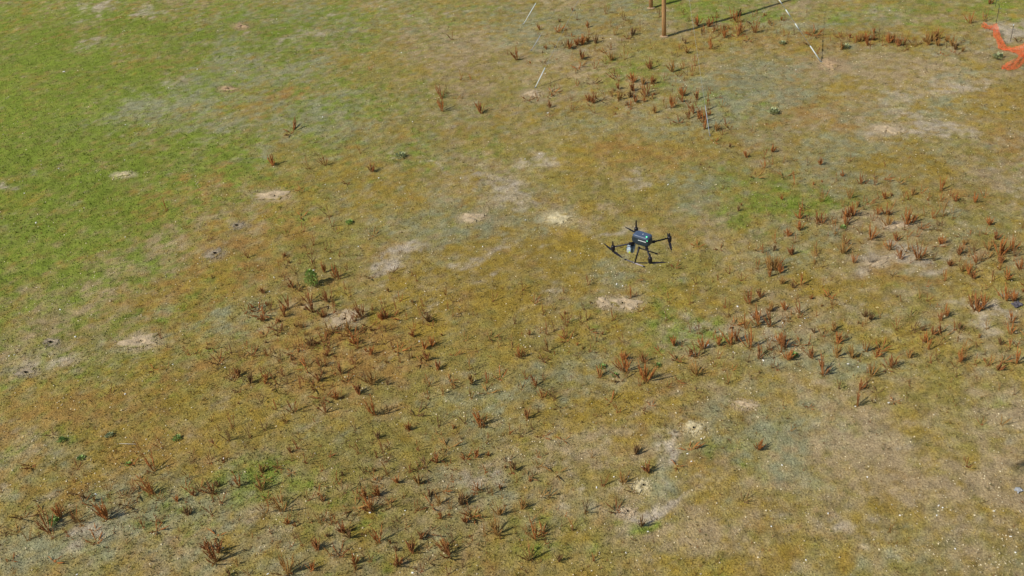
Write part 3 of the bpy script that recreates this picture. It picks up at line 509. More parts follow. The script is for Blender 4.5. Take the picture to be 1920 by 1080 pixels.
def stalk_matrix(az, lean, L, k=1.0):
    # plants in this field lean a little downwind (towards -x)
    return Matrix.Rotation(math.radians(-5), 4, 'Y') @ Matrix.Translation((math.cos(az)*lean*0.16, math.sin(az)*lean*0.16, 0)) @ Matrix.Rotation(az, 4, 'Z') @ Matrix.Rotation(lean, 4, 'Y') @ Matrix.Rotation(-az*2.1, 4, 'Z') @ Matrix.Diagonal((L*k, L*k, L, 1))
def joined(layout, leaf, name, kw=1.2):
    V = []; Fs = []; mi = []; mats = []
    def slot(m):
        if m not in mats: mats.append(m)
        return mats.index(m)
    for (f, h, i, az, lean, L) in layout:
        me = STALK[(h, f)][i]; M = stalk_matrix(az, lean, L, kw); k = len(V)
        V += [M @ v.co for v in me.vertices]; s = slot(M_weed[h])
        for p in me.polygons: Fs.append(tuple(q+k for q in p.vertices)); mi.append(s)
    me = LEAF[leaf]; k = len(V); V += [v.co.copy() for v in me.vertices]; s = slot(M_stem)
    for p in me.polygons: Fs.append(tuple(q+k for q in p.vertices)); mi.append(s)
    r = bpy.data.meshes.new(name); r.from_pydata([tuple(v) for v in V], [], Fs)
    for m in mats: r.materials.append(m)
    r.polygons.foreach_set('material_index', mi); r.update(); return r
# photographic height -> metres at each base point
recs = []
for (x, y, h, k) in W:
    p = G(x, y); up = P(p+np.array([0, 0, 1.0])); hm = h/max(1, (y-up[1]))
    hm *= (1.25 if k == 'f' else 1.32)*(1.12 if y < 280 else 1.0)
    recs.append((x, y, h, k, p, hm))
recs.sort(key=lambda r: -r[2])
indiv, rest = recs[:300], recs[300:]
adj = {'f': ['bushy rust-brown dock weed', 'dense reddish dry dock weed'], 's': ['thin brown dock weed', 'sparse dry dock weed'], 'r': ['low brown weed rosette', 'low brown weed rosette']}
lab = unique_labels([(r[0], r[1]-r[2]/2, r[3]) for r in indiv], '', lambda it: adj[it[2]][0])
# ranks are counted over all weeds, so each kind word stays true and each rank unique
smallmesh = {k: [joined(weed_layout(random.Random(900+i*3+ord(k)), k), i % 5, 'dried_dock_weed') for i in range(10)] for k in 'fsr'}
for n, (x, y, h, k, p, hm) in enumerate(indiv):
    rr = random.Random(n*13+5); z = rel1(p[0], p[1])-0.005; L = lab[n].replace('weed,', 'weed,')
    if n < 170 and k != 'r':
        root = ob('dried_dock_weed', None, None, (p[0], p[1], z), (0, 0, 0), hm); root.empty_display_size = 0.2
        for (f, hu, i, az, lean, LL) in weed_layout(rr, k):
            s = ob('seed_stalk', STALK[(hu, f)][i], root); s.matrix_local = stalk_matrix(az, lean, LL, min(1.3, max(0.72, 0.5/hm)))
        lf = ob('basal_leaves', LEAF[rr.randrange(5)], root); lf.rotation_euler = (0, 0, rr.random()*6)
    else:
        hs = hm if k != 'r' else hm*1.5
        root = ob('dried_dock_weed', smallmesh[k][rr.randrange(10)], None, (p[0], p[1], z), (0, 0, rr.random()*2*PI), hs)
    tag(root, L, 'weed', 'dried dock weeds standing in the turf')
# past the 300 largest: the remaining small weeds as one field of sprigs
def tri_arrays(me):
    me.calc_loop_triangles(); n = len(me.vertices); v = np.empty(n*3); me.vertices.foreach_get('co', v)
    t = np.empty(len(me.loop_triangles)*3, dtype=np.int32); me.loop_triangles.foreach_get('vertices', t); return v.reshape(-1, 3), t.reshape(-1, 3)
SA = {k: [tri_arrays(m) for m in smallmesh[k][:6]] for k in 'fsr'}
DRIFT = [(600, 650, 230, 100, -8, 360), (300, 930, 340, 70, -16, 140), (720, 950, 260, 110, -8, 160), (1200, 180, 190, 55, 5, 130), (1110, 75, 150, 50, 0, 90), (1390, 50, 110, 24, -12, 80), (1600, 400, 260, 110, 5, 110),
         (1450, 620, 160, 90, 0, 80), (1760, 620, 200, 120, 0, 70), (1010, 640, 200, 90, -5, 60), (1650, 78, 210, 16, 3, 120), (880, 800, 200, 80, -10, 60), (570, 500, 130, 60, 0, 45), (1000, 950, 180, 80, 0, 40), (1330, 220, 90, 50, 30, 20), (1850, 480, 120, 80, 0, 40)]
extra = [(G(x, y), hm*(1.5 if k == 'r' else 1), k) for (x, y, h, k, p, hm) in rest]
rr = random.Random(77)
for (dx_, dy_, ra, rb, an, n_) in DRIFT:
    for _ in range(n_):
        u, v = rr.gauss(0, .55), rr.gauss(0, .55); ar = math.radians(an); x = dx_+u*ra*math.cos(ar)-v*rb*math.sin(ar); y = dy_+u*ra*math.sin(ar)+v*rb*math.cos(ar)
        if y < -20 or (abs(x-592) < 26 and 495 < y < 575): continue
        extra.append((G(x, y), (.12+.42*rr.random()**1.8), rr.choice('sssssrrf')))
VV = []; FF = []; CC = []; nb = 0
for (p, hm, k) in extra:
    v, t = SA[k][rr.randrange(6)]; a = rr.random()*6.28; ca, sa = math.cos(a)*hm, math.sin(a)*hm
    VV.append(np.column_stack([v[:, 0]*ca-v[:, 1]*sa+p[0], v[:, 0]*sa+v[:, 1]*ca+p[1], v[:, 2]*hm+rel1(p[0], p[1])])); FF.append(t+nb); nb += len(v)
    CC.append(np.tile(np.array(rr.choice(HUES))*rr.uniform(.7, 1.1), (len(v), 1)))
M_sprig = attr_mat('dry_sprig', 0.3, 25, 0)
tag(ob('dry_weed_sprigs', raw_mesh('dry_weed_sprigs', np.concatenate(VV), np.concatenate(FF), np.concatenate(CC), M_sprig)), 'small dry brown weed sprigs scattered in drifts between the dock weeds', 'weeds', kind='stuff')

# ------------------------------------------------------------------ green plants
M_green = mat('fresh_leaf', lin(158, 184, 96), 0.7, noise=0.35, scale=18, spec=0.3)
M_dgreen = mat('thistle_leaf', lin(140, 164, 88), 0.7, noise=0.35, scale=18, spec=0.3)
M_pgreen = mat('silver_leaf', lin(168, 174, 128), 0.8, noise=0.25, scale=18, spec=0.2)
def leafy(mb, n, R, Hh, size, rr, up=0.3):
    for i in range(n):
        a = rr.random()*2*PI; q = rr.random()**0.5; t = rr.random(); pr = R*math.sin(PI*(0.18+0.75*t))
        p = Vector((math.cos(a)*pr*q, math.sin(a)*pr*q, Hh*t)); d = Vector((math.cos(a+rr.uniform(-.7, .7)), math.sin(a+rr.uniform(-.7, .7)), up+rr.random()*0.8)).normalized()
        s = d.cross(Vector((rr.random(), rr.random(), 1))).normalized()*size*0.32*rr.uniform(.7, 1.3); L = size*rr.uniform(.7, 1.4)
        mb.add([p, p+d*L*0.5+s, p+d*L, p+d*L*0.5-s], [(0, 1, 2, 3)])
rr = random.Random(3)
c = G(591, 536); root = ob('green_bush', None, None, (c[0], c[1], rel1(c[0], c[1])))
mb = MB(); leafy(mb, 650, 0.27, 0.72, 0.09, rr, 0.9); mb.build('foliage', M_green, root, loc=(-0.10, 0, 0.06))
mb = MB(); 
for i in range(7):
    a = rr.random()*6.3; mb.tube([(0, 0, -0.03), (math.cos(a)*.08-0.04, math.sin(a)*.08, .3), (math.cos(a)*.2-0.1, math.sin(a)*.2, .68)], [.016, .010, .004], 5)
mb.build('stem', M_stem, root)
tag(root, 'bright green upright young bush casting a dark shadow left of centre', 'bush')
TUFT = [(117, 827, 12, 'd', 'dark green thistle rosette nearest the lower left photo edge'), (206, 820, 12, 'p', 'grey-green thistle rosette beside the whitish stick at lower left'),
 (333, 826, 13, 'd', 'dark green thistle rosette right of the whitish stick at lower left'), (153, 862, 11, 'd', 'dark green rosette below the two upper rosettes at lower left'),
 (241, 872, 9, 'g', 'small green rosette below the whitish stick at lower left'), (102, 982, 16, 'd', 'green tuft inside the large brown weed cluster at bottom left'),
 (1129, 690, 12, 'd', 'dark green rosette left of the bright rusty weed under the twin mound'), (1152, 706, 10, 'd', 'dark green rosette just below and left of the bright rusty weed'),
 (1489, 668, 12, 'd', 'dark green plant in the shadow of a red weed right of centre'), (655, 420, 12, 'g', 'small green plant at the left above the pale mound field'),
 (1584, 360/4, 14, 'p', 'pale green shrub in the band of weeds at upper right'), (1466, 82, 11, 'p', 'pale green sprig below the dashed guy wire'),
 (1870, 110, 16, 'p', 'silvery green plant under the orange netting'), (1448, 213, 18, 'p', 'pale green flat tuft beside white flecks at upper right'),
 (752, 296, 16, 'p', 'bluish green thin-stemmed plant at upper centre left'), (1580, 428, 10, 'd', 'small dark green plant between rusty weeds at right'), (1233, 687, 10, 'd', 'dark green sprig right of the tallest pale brown weed')]
for n, (x, y, w_, k, lb) in enumerate(TUFT):
    rr = random.Random(50+n); c = G(x, y); s = FPX/float((c-C_) @ F_); R = w_/s*0.5
    mb = MB(); leafy(mb, 90, R, R*0.75, R*0.75, rr, 0.35)
    o = mb.build('green_rosette', {'g': M_green, 'd': M_dgreen, 'p': M_pgreen}[k], None, loc=(c[0], c[1], rel1(c[0], c[1])))
    tag(o, lb, 'plant', 'green rosettes among the dry turf')
# bleached dead weed
c = G(1631, 495); mb = MB(); rr = random.Random(8)
for i in range(9):
    a = rr.random()*6.3; l = rr.uniform(.15, .5); mb.tube([(0, 0, 0), (math.cos(a)*l*.3, math.sin(a)*l*.3, .22), (math.cos(a)*l*.7, math.sin(a)*l*.7, .45)], [.014, .010, .004], 4)
o = mb.build('dead_weed', M_dead, loc=(c[0], c[1], rel1(c[0], c[1]))); tag(o, 'bleached grey dead weed standing on the flat pale bare patch at right', 'weed')
# fallen stick
a, b = G(225, 835), G(257, 836); mb = MB(); z = rel1(a[0], a[1])+.04
mb.tube([(a[0], a[1], z), ((a[0]+b[0])/2, (a[1]+b[1])/2-.03, z+.03), (b[0], b[1], z)], [.008, .012, .006], 5)
tag(mb.build('fallen_stick', mat('bleached_wood', lin(196, 186, 164), .9)), 'bleached whitish stick lying on brown turf at lower left', 'stick')

# ------------------------------------------------------------------ loose white stones
ST = {(960, 0): '740,297,8 270,852,9 250,555,6', (1440, 540): '820,155,14 905,868,12 655,895,9 675,600,9 600,575,10 110,265,8 275,230,6 240,288,5',
 (960, 540): '1692,142,12 1470,435,11 1885,545,12 1660,485,6 205,365,6', (480, 810): '855,608,13 1175,1062,14 1120,595,7 92,1072,8', (960, 810): '1420,58,11 1315,170,10 1345,228,9 765,340,9 870,338,8 635,422,11 975,265,7 75,568,10 1020,755,9 855,912,8',
 (1440, 810): '1695,590,12 1280,550,9 1310,568,8 1265,625,8 990,625,7 1405,875,9 1855,905,9 1820,782,7 285,962,7 450,612,7 105,250,9 745,340,6 25,715,7',
 (0, 0): '480,538,11 1480,518,9 935,237,6 1265,657,6 1115,937,6 940,935,7 1765,540,7', (0, 270): '270,590,11 440,185,8 940,700,7 185,370,8 935,122,6', (0, 540): '452,163,10 567,367,12 108,503,8 68,510,9 940,797,11 1298,578,8 1690,600,7',
 (480, 540): '1225,402,11 20,105,9 100,25,6', (480, 270): '922,260,9 768,770,8 430,945,10 1700,770,9 1535,257,8 560,860,9 135,998,7 520,305,6', (960, 270): '785,1055,11 830,1067,10 1170,303,10 97,112,7 205,75,8 100,568,9 515,820,7 437,800,8', (480, 0): '500,883,8 1175,917,7 1090,395,8 157,147,6', (0, 810): '720,470,12 1680,203,11 580,1075,8', (1440, 0): '912,77,6 208,524,6'}
S = []
for (ox, oy), s in ST.items():
    for q in s.split():
        x, y, d = map(float, q.split(',')); S.append((ox+x/4, oy+y/4, d/4))
M_stone = mat('white_stone', lin(240, 236, 224), 0.85, noise=0.18, scale=14)
M_ystone = mat('yellowish_stone', lin(214, 196, 132), 0.85, noise=0.2, scale=14)
def stone_mesh(seed):
    bm = bmesh.new(); bmesh.ops.create_icosphere(bm, subdivisions=2, radius=1); rr = random.Random(seed); k = [rr.uniform(-2, 2) for _ in range(6)]
    for v in bm.verts:
        n = 1+0.16*math.sin(3*v.co.x+k[0])+0.14*math.sin(3*v.co.y+k[1])+0.14*math.sin(4*v.co.z+k[2]); v.co = Vector((v.co.x*n*1.15, v.co.y*n*0.85, v.co.z*n*0.6))
    me = bpy.data.meshes.new('stone'); bm.to_mesh(me); bm.free(); me.materials.append(M_stone); return me
SM = [stone_mesh(k) for k in range(6)]
LAND2 = LAND
sl_ = unique_labels([(x, y, 0) for x, y, d in S], 'small white stone', lambda it: '')
for n, (x, y, d) in enumerate(S):
    c = G(x, y); s = FPX/float((c-C_) @ F_); rad = max(d*0.5/s*1.25, 0.026)
    me = SM[n % 6]; L = sl_[n]
    if abs(x-1645) < 1 and abs(y-578.75) < 1:
        me = me.copy(); me.materials.clear(); me.materials.append(M_ystone); L = 'big yellowish rounded stone on turf at right, biggest stone in the field'
    if abs(x-693.75) < 1 and abs(y-962) < 1: L = 'bright white stone under a brown weed at bottom, left of centre'
    o = ob('stone', me, None, (c[0], c[1], rel1(c[0], c[1])+rad*0.35), (0, 0, rnd.random()*6), rad); tag(o, L, 'stone', 'white stones lying on the turf')

# ------------------------------------------------------------------ wooden pole frame with guy wires (tops are above the picture)
M_wood = mat('weathered_pole_wood', lin(176, 136, 90), 0.85, noise=0.42, scale=5, spec=0.2, stretch=(9, 9, 0.35), bump=0.02)
M_grey = mat('galvanised_wire', lin(150, 156, 156), 0.5, metal=0.5, noise=0.1)
M_tube = mat('guy_guard_plastic', lin(206, 214, 210), 0.6, noise=0.06)
M_tubeg = mat('grey_guy_guard', lin(160, 168, 176), 0.6, noise=0.08)
PA, PB = G(1245, 69), G(1220.5, 15.5)
PH = 12.5
def pole(base, h, lb):
    root = ob('wooden_pole', None, None, (base[0], base[1], 0))
    z0 = rel1(base[0], base[1]); mb = MB()
    mb.tube([(0, 0, z0-.3+k*(h+.3)/8) for k in range(9)], [0.132-0.004*k for k in range(9)], 16); mb.build('shaft', M_wood, root, smooth=True)
    mb = MB(); ring = []
    for k in range(14):
        a = 2*PI*k/14; ring.append(Vector((math.cos(a)*.26, math.sin(a)*.24, z0+.025)))
    mb.add(ring+[Vector((q.x*.45, q.y*.45, z0+.09)) for q in ring], [(k, (k+1) % 14, (k+1) % 14+14, k+14) for k in range(14)]); mb.build('earth_collar', M_soil[2], root)
    mb = MB(); mb.tube([(0, 0, h), (0, 0, h+.05)], [.12, .05], 12); mb.build('pole_cap', M_grey, root)
    tag(root, lb, 'pole', 'wooden poles carrying the guy wires'); return root
pA = pole(PA, PH, 'round brown wooden pole standing nearer the drone, with long shadow to the right')
pB = pole(PB, PH, 'round wooden pole farther away, cut by the top photo edge')
topA = Vector((PA[0], PA[1], PH-1.0)); topB = Vector((PB[0], PB[1], PH-1.0))
mb = MB(); d = (topB-topA).normalized()
mb.tube([topA-d*.8+Vector((.16, 0, .3)), topB+d*.8+Vector((.16, 0, .3))], .085, 8); xa = mb.build('cross_beam', M_wood)
tag(xa, 'timber cross beam joining the two wooden poles above the picture', 'beam')
def lerp(a, b, t): return Vector(a)*(1-t)+Vector(b)*t
def solve_t(a, b, py):
    lo, hi = 0.0, 1.0
    for _ in range(40):
        m_ = (lo+hi)/2
        if P(lerp(a, b, m_))[1] > py: lo = m_
        else: hi = m_
    return lo
GUYS = [((1003, 165), topA, [(164, 127)], 0.028, M_tube, 'nearest left guy wire with a white plastic guard tube near sand heap', 0.007),
        ((996, 96), topA, [(94, 66)], 0.017, M_tubeg, 'middle left guy wire with a faint grey guard tube', 0.003),
        ((981, 46), topB, [(45, 6)], 0.026, M_tube, 'farthest left guy wire with a pale guard tube at top centre', 0.004),
        ((1331, 255), topA, [(252, 198)], 0.015, M_tubeg, 'thin grey guy wire coming down among rusty weeds below the poles', 0.004),
        ((1541, 118), topA, [(117, 86), (56, 44), (31, 18), (8, -2)], 0.030, M_tube, 'right guy wire with dashes of white marker tube and a dirt heap at its foot', 0.010)]
for (px, py), top, segs, r, mt, lb, wr in GUYS:
    g = G(px, py); g = Vector((g[0], g[1], rel1(g[0], g[1])-.02)); root = ob('guy_wire', None, None, g)
    mb = MB(); mb.tube([(0, 0, 0), Vector(top)-g], wr, 5); mb.build('wire', M_grey, root)
    for (y0, y1) in segs:
        t0, t1 = solve_t(g, top, y0), solve_t(g, top, y1); mb = MB(); mb.tube([lerp(g, top, t0)-g, lerp(g, top, t1)-g], r, 8)
        mb.build('guard_tube', mt, root, smooth=True)
    mb = MB(); mb.tube([(0, 0, -.1), (0, 0, .06)], .03, 6); mb.tube([(-.04, 0, .07), (.04, 0, .07)], .015, 6); mb.build('anchor_eye', M_grey, root)
    tag(root, lb, 'guy wire', 'guy wires bracing the wooden poles')

# ------------------------------------------------------------------ orange safety netting draped between thin stakes
def net_mat():
    mt = bpy.data.materials.new('orange_plastic_mesh'); mt.use_nodes = True; t = mt.node_tree; b = t.nodes['Principled BSDF']
    b.inputs['Base Color'].default_value = (*lin(236, 104, 52), 1); b.inputs['Roughness'].default_value = .6
    tc = t.nodes.new('ShaderNodeUVMap'); mp = t.nodes.new('ShaderNodeMapping'); mp.inputs['Scale'].default_value = (1, 1, 1)
    ch = t.nodes.new('ShaderNodeTexBrick'); ch.inputs['Scale'].default_value = 18; ch.offset = 0
    ch.inputs['Color1'].default_value = (0, 0, 0, 1); ch.inputs['Color2'].default_value = (0, 0, 0, 1); ch.inputs['Mortar'].default_value = (1, 1, 1, 1)
    ch.inputs['Mortar Size'].default_value = 0.06; ch.inputs['Brick Width'].default_value = .5; ch.inputs['Row Height'].default_value = .5
    t.links.new(tc.outputs[0], ch.inputs['Vector']); t.links.new(ch.outputs['Color'], b.inputs['Alpha'])
    n = t.nodes.new('ShaderNodeTexNoise'); n.inputs['Scale'].default_value = 3; r = t.nodes.new('ShaderNodeValToRGB')
    r.color_ramp.elements[0].color = (*lin(222, 84, 34), 1); r.color_ramp.elements[1].color = (*lin(244, 108, 50), 1)
    t.links.new(n.outputs['Fac'], r.inputs[0]); t.links.new(r.outputs[0], b.inputs['Base Color']); return mt
M_net = net_mat()
# spine of the net: top and bottom edges as (px, py, height above ground)
NET = [((1839, 46, .30), (1843, 52, .03)), ((1846, 41, .45), (1849, 54, .03)), ((1853, 49, .30), (1857, 55, .03)), ((1862, 45, .55), (1863, 58, .03)), ((1869, 44, .75), (1862, 66, .05)), ((1873, 52, .65), (1864, 70, .10)),
       ((1877, 68, .4), (1869, 78, .15)), ((1884, 84, .25), (1872, 92, .04)), ((1890, 88, .20), (1884, 95, .04)), ((1900, 89, .22), (1896, 97, .04)), ((1911, 86, .45), (1906, 101, .05)), ((1922, 80, .7), (1918, 108, .05)), ((1940, 76, .8), (1936, 112, .05)), ((1975, 74, .9), (1970, 106, .05))]
NET2 = [((1877, 126, .10), (1880, 129, .03)), ((1886, 119, .22), (1888, 131, .03)), ((1896, 114, .25), (1899, 132, .03)), ((1906, 108, .25), (1909, 127, .04)), ((1916, 101, .30), (1922, 118, .05)), ((1928, 96, .35), (1936, 110, .06)), ((1950, 92, .4), (1960, 104, .06))]
def ribbon(pairs, seed):
    rr = random.Random(seed); V = []; UV = []; Fs = []; NS = 8; s = 0; prev = None; rows = []
    P3 = []
    for (a, b) in pairs:
        A = G(a[0], a[1], a[2]*0.8); B = G(b[0], b[1], b[2]+rel1(*G(b[0], b[1])[:2])); P3.append((Vector(A), Vector(B)))
    fine = []
    for i in range(len(P3)-1):
        for q in range(4):
            t = q/4; fine.append((P3[i][0].lerp(P3[i+1][0], t), P3[i][1].lerp(P3[i+1][1], t)))
    fine.append(P3[-1])
    for i, (A, B) in enumerate(fine):
        if prev is not None: s += (A-prev).length
        prev = A
        for k in range(NS+1):
            t = k/NS; p = A.lerp(B, t)+Vector((rr.uniform(-.03, .03), rr.uniform(-.06, .06), rr.uniform(-.02, .04)+0.07*math.sin(t*9+i*.8)*math.sin(t*PI)))
            V.append(p); UV.append((s, t*0.75))
    n = NS+1
    for i in range(len(fine)-1):
        for k in range(NS): Fs.append((i*n+k, i*n+k+1, (i+1)*n+k+1, (i+1)*n+k))
    me = mesh_from('netting', V, Fs, M_net); uv = me.uv_layers.new(name='UVMap')
    for l in me.loops: uv.data[l.index].uv = UV[l.vertex_index]
    return me
o = ob('orange_netting', ribbon(NET, 4)); tag(o, 'crumpled orange plastic safety netting strung from thin stakes at the right edge', 'netting')
fold = ob('netting_flap', ribbon(NET2, 5), o)
def stake(px, py, h, lb):
    c = G(px, py); root = ob('stake', None, None, (c[0], c[1], rel1(c[0], c[1])-.02)); mb = MB(); mb.tube([(0, 0, -.1), (.01, 0, h*.5), (0, 0, h)], .016, 6); mb.build('rod', mat('dark_stake_steel', lin(70, 68, 60), .7), root)
    if 'white cap' in lb: mb = MB(); mb.tube([(0, 0, h), (0, 0, h+.06)], .028, 8); mb.build('cap', M_tube, root)
    mb = MB(); mb.tube([(0, 0, h-.22), (.16, 0, h-.23)], .012, 5); mb.build('hook', M_grey, root)
    tag(root, lb, 'stake', 'thin stakes at the orange netting')
stake(1867, 46, 1.15, 'thin dark stake holding the orange netting up at its left end')
stake(1894, 78, .92, 'thin dark stake with white cap standing free beside the orange netting')
stake(1866, 12, .6, 'thin dark stake cut by the top photo edge beyond the netting')
stake(1843, 33, .35, 'short dark stake behind the red weed at the netting end')

# ------------------------------------------------------------------ scraps lying in the grass
def scrap(px, py, w_, l_, mt, name, lb, seed):
    c = G(px, py); rr = random.Random(seed); V = []; Fs = []
    for i in range(7):
        for k in range(5): V.append((w_*(i/6-.5)*rr.uniform(.9, 1.1), l_*(k/4-.5)*rr.uniform(.85, 1.15), .02+rr.random()*.07))
    for i in range(6):
        for k in range(4): Fs.append((i*5+k, i*5+k+1, (i+1)*5+k+1, (i+1)*5+k))
    o = ob(name, mesh_from(name, V, Fs, mt), None, (c[0], c[1], rel1(c[0], c[1])+.01), (0, 0, math.radians(20))); tag(o, lb, 'scrap')
    sm = o.modifiers.new('thickness', 'SOLIDIFY'); sm.thickness = .006
scrap(1909, 921, .22, .16, mat('crumpled_pale_plastic', lin(164, 166, 166), .7, noise=.25, scale=12), 'plastic_scrap', 'crumpled blue-grey plastic scrap at the right edge of the bare lower field', 2)
scrap(1906, 574, .34, .26, mat('slate_patch', lin(84, 80, 86), .6, noise=.45, scale=8), 'dark_patch', 'crumpled slate-grey patch beside a dark red weed at the right edge', 3)  # small crumpled sheet in mottled dark grey

# ------------------------------------------------------------------ drone
M_shell = mat('slate_drone_shell', lin(76, 92, 116), 0.42, noise=0.12, scale=10, spec=0.5)
M_side = mat('dark_drone_side', lin(38, 50, 58), 0.5, noise=0.15, scale=10, spec=0.4)
M_carb = mat('black_carbon', lin(24, 22, 30), 0.45, noise=0.2, scale=30, spec=0.4)
M_blade = mat('propeller_black', lin(36, 34, 38), 0.5, noise=0.15, spec=0.4)
M_pale = mat('pale_trim_and_glint', lin(214, 220, 220), 0.5, noise=0.05)  # pale stripes, and the white glints painted on the gimbal
M_cam = mat('gimbal_grey', lin(184, 204, 216), 0.35, noise=0.15, spec=0.6, metal=0.2)
M_lens = mat('lens_glass', lin(14, 16, 20), 0.08, noise=0.05, spec=0.9)
M_glint = mat('yellow_glint', lin(196, 210, 70), 0.15, noise=0.05, spec=0.8)  # yellow-green glint painted as a colour of its own
def glow(name, rgb, e):
    mt = bpy.data.materials.new(name); mt.use_nodes = True; b = mt.node_tree.nodes['Principled BSDF']
    b.inputs['Base Color'].default_value = (*rgb, 1); b.inputs['Emission Color'].default_value = (*rgb, 1); b.inputs['Emission Strength'].default_value = e
    n = mt.node_tree.nodes.new('ShaderNodeTexNoise'); mt.node_tree.links.new(n.outputs['Fac'], b.inputs['Roughness']); return mt
M_led = glow('green_led', (0.15, 0.9, 0.4), 0.9)
DZ = 13.267
LIFT = 0.025
cen = (G(1149.4, 462, DZ)+G(1193, 428, DZ)+G(1255.5, 446, DZ)+G(1219, 486, DZ))/4
YAW = math.radians(140)
dr = ob('drone', None, None, cen, (math.radians(0), math.radians(0), YAW)); tag(dr, 'dark slate quadcopter drone hovering above the field with a camera under its nose', 'drone')
iy = Matrix.Rotation(-YAW, 3, 'Z')
def loc(px, py, z): 
    q = G(px, py, DZ+z); return iy @ Vector(q-cen)
# body shell: lofted sections along x (forward)
def loft(secs, n=20):
    vs = []; fs = []
    for (x, w2, zb, zt, e) in secs:
        for k in range(n):
            a = 2*PI*k/n; ca, sa = math.cos(a), math.sin(a)
            y = w2*math.copysign(abs(ca)**e, ca); z = (zt+zb)/2+(zt-zb)/2*math.copysign(abs(sa)**e, sa); vs.append((x, y, z))
    for i in range(len(secs)-1):
        for k in range(n): fs.append((i*n+k, i*n+(k+1) % n, (i+1)*n+(k+1) % n, (i+1)*n+k))
    fs.append(tuple(range(n-1, -1, -1))); fs.append(tuple((len(secs)-1)*n+k for k in range(n))); return vs, fs
mb = MB(); mb.add(*loft([(-.185, .065, .0, .09, .5), (-.16, .088, -.03, .13, .4), (-.08, .096, -.04, .14, .35), (.08, .096, -.04, .14, .35), (.14, .088, -.035, .13, .4), (.19, .055, -.01, .09, .5)]))
body = mb.build('body', M_side, dr, smooth=False, loc=(0, 0, LIFT))
mb = MB(); mb.add(*loft([(-.17, .078, .115, .150, .4), (-.145, .090, .115, .168, .35), (.11, .090, .115, .174, .35), (.16, .07, .115, .155, .4)])); lid = mb.build('top_cover', M_shell, dr, loc=(0, 0, LIFT))
mb = MB(); mb.box((-.055, .099, .085), (.17, .006, .012)); mb.box((-.055, -.099, .085), (.17, .006, .012)); mb.build('side_stripe', M_pale, body)
mb = MB(); mb.box((-.02, 0, .175), (.018, .018, .004)); mb.build('cover_mark', M_pale, lid)
mb = MB(); mb.tube([(-.125, .045, .165), (-.125, .045, .182)], [.017, .011], 10); mb.build('green_beacon', M_led, lid)
mb = MB(); mb.tube([(-.155, .085, .115), (-.167, .092, .115)], [.010, .007], 8); mb.build('tail_light', M_led, body)
mb = MB(); mb.add(*loft([(.185, .045, .01, .07, .6), (.205, .035, .02, .06, .6)])); mb.build('nose_sensor', M_lens, body)
ARMS = [((1149.4, 463), (1, 1)), ((1193, 429), (1, -1)), ((1255.5, 446), (-1, -1)), ((1219, 485), (-1, 1))]
BL = [((1131, 457), (1167, 485)), ((1181, 421), (1213, 437)), ((1251, 433), (1259, 470)), ((1193, 492), (1247, 491))]
for n, ((px, py), (sx, sy)) in enumerate(ARMS):
    m_ = loc(px, py, 0); s0 = Vector((sx*.13, sy*.075, 0.0)); e0 = Vector((m_.x, m_.y, 0.0))
    root = ob('rotor_arm', None, dr); mb = MB(); mb.tube([s0, s0.lerp(e0, .22), s0.lerp(e0, .25), e0], [.026, .024, .016, .015], 10); mb.build('arm_tube', M_carb, root, smooth=True)
    mb = MB(); mb.tube([s0.lerp(e0, .14), s0.lerp(e0, .24)], .03, 10); mb.build('folding_joint', M_carb, root)
    mb = MB(); x, y = e0.x, e0.y
    mb.tube([(x, y, -.085), (x, y, -.075), (x, y, -.03), (x, y, .022), (x, y, .035)], [.022, .036, .040, .036, .022], 14); mb.build('motor', M_carb, root, smooth=False)
    mb = MB(); tall = (.10, .17, .085, .085)[n]; mb.box((x, y, .03+tall/2), (.034, .022, tall), rz=.4, taper=.55); mb.build('antenna', M_carb, root, bevel=.003)
    # propeller below the motor
    q0, q1 = BL[n]; u0 = loc(q0[0], q0[1], -.09); u1 = loc(q1[0], q1[1], -.09); a = math.atan2(u1.y-u0.y, u1.x-u0.x)
    mb = MB(); mb.tube([(x, y, -.108), (x, y, -.084)], .022, 10)
    Rb = .30; cd, sd = math.cos(a), math.sin(a)
    for s in (1, -1):
        pts = []
        for t, wd2 in ((.05, .012), (.2, .026), (.45, .024), (.75, .018), (1, .008)):
            for g_ in (-1, 1):
                X1 = s*t*Rb; Y1 = g_*wd2*s; pts.append((x+cd*X1-sd*Y1, y+sd*X1+cd*Y1, -.096+g_*.007*(1-t)+.012*t))
        k = len(pts); low = [(p[0], p[1], p[2]-.003) for p in pts]; fs = []
        for i in range(4):
            fs.append((2*i, 2*i+1, 2*i+3, 2*i+2)); fs.append((k+2*i, k+2*i+2, k+2*i+3, k+2*i+1)); fs.append((2*i, 2*i+2, k+2*i+2, k+2*i)); fs.append((2*i+1, k+2*i+1, k+2*i+3, 2*i+3))
        mb.add(pts+low, fs)
    mb.build('propeller', M_blade, root)
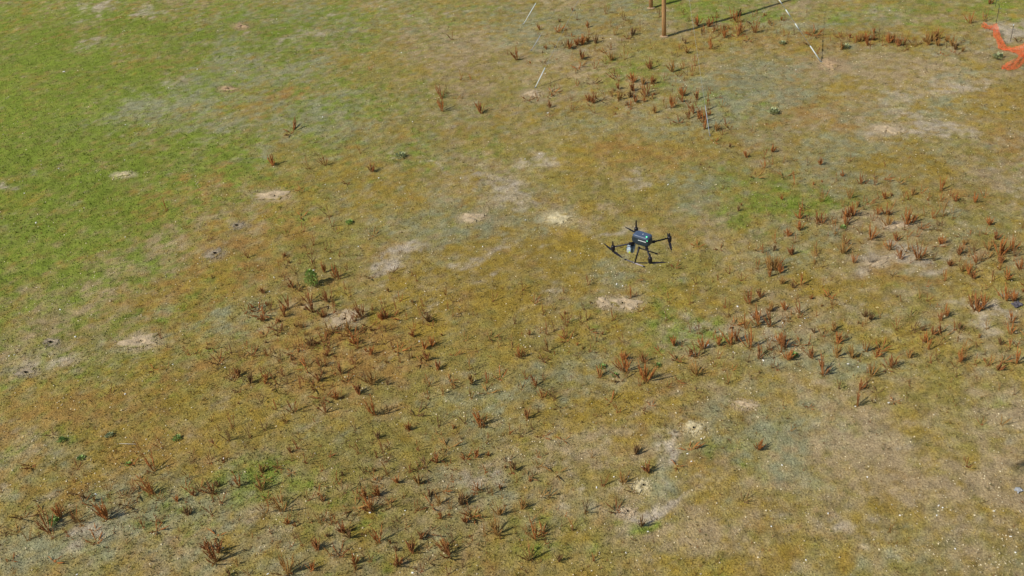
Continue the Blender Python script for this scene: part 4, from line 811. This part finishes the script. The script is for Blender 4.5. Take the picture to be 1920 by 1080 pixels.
# landing gear: two legs with skids
for sy, (q0, q1) in ((1, ((1173, 486.5), (1208, 500))), (-1, ((1199, 465), (1231, 475.5)))):
    gz = -.36; a, b = loc(q0[0], q0[1], gz), loc(q1[0], q1[1], gz)
    if sy < 0: 
        w0 = (a+b)/2; 
    mid = (a+b)/2; root = ob('landing_gear', None, dr)
    mb = MB(); mb.tube([(0.0+mid.x*.3, sy*.085, -.045), (mid.x, mid.y, gz)], [.020, .013], 10); mb.build('gear_leg', M_carb if sy > 0 else M_carb, root, smooth=True)
    mb = MB(); mb.tube([a, b], .011, 8); mb.build('skid', mat('skid_sunlit', lin(176, 166, 172), .5) if sy > 0 else M_carb, root, smooth=True)  # near skid has its sunlit tone painted in, far skid stays dark
    for e in (a, b):
        mb = MB(); d = (b-a).normalized(); mb.tube([e-d*.02, e+d*.02], .015, 8); mb.build('rubber_foot', M_carb, root)
    
# gimbal camera under the nose
gr = ob('gimbal_camera', None, dr, (.195, .08, -.135)); gr.rotation_euler = (0, 0, .35)
mb = MB(); mb.box((0, 0, 0), (.14, .19, .11)); mb.build('camera_housing', M_cam, gr, bevel=.015)
mb = MB(); mb.tube([(-.02, 0, .10), (-.02, 0, .05)], [.03, .035], 12); mb.box((-.03, .104, .01), (.04, .016, .08)); mb.box((-.03, -.104, .01), (.04, .016, .08)); mb.box((-.03, 0, .068), (.05, .21, .018)); mb.build('gimbal_yoke', M_side, gr)
for (x, y, z, r, mt) in ((.071, .045, .015, .026, M_lens), (.071, -.045, .015, .024, M_lens), (.071, .0, -.028, .016, M_lens), (.01, .108, -.025, .020, M_glint)):  # last disc is the painted yellow-green glint
    mb = MB(); d = Vector((1, 0, 0)) if y < .09 else Vector((0, 1, 0)); p = Vector((x, y, z)); mb.tube([p, p+d*.012], [r, r*.85], 12); mb.build('lens', mt, gr)
mb = MB(); mb.box((.035, .05, .0575), (.05, .06, .006)); mb.box((.035, -.045, .0575), (.05, .05, .006)); mb.box((.03, .0965, .02), (.06, .004, .016)); mb.box((.0715, .0, .04), (.004, .15, .016)); mb.build('white_glint_trim', M_pale, gr)  # pale slabs, those on top painting white glints on the housing
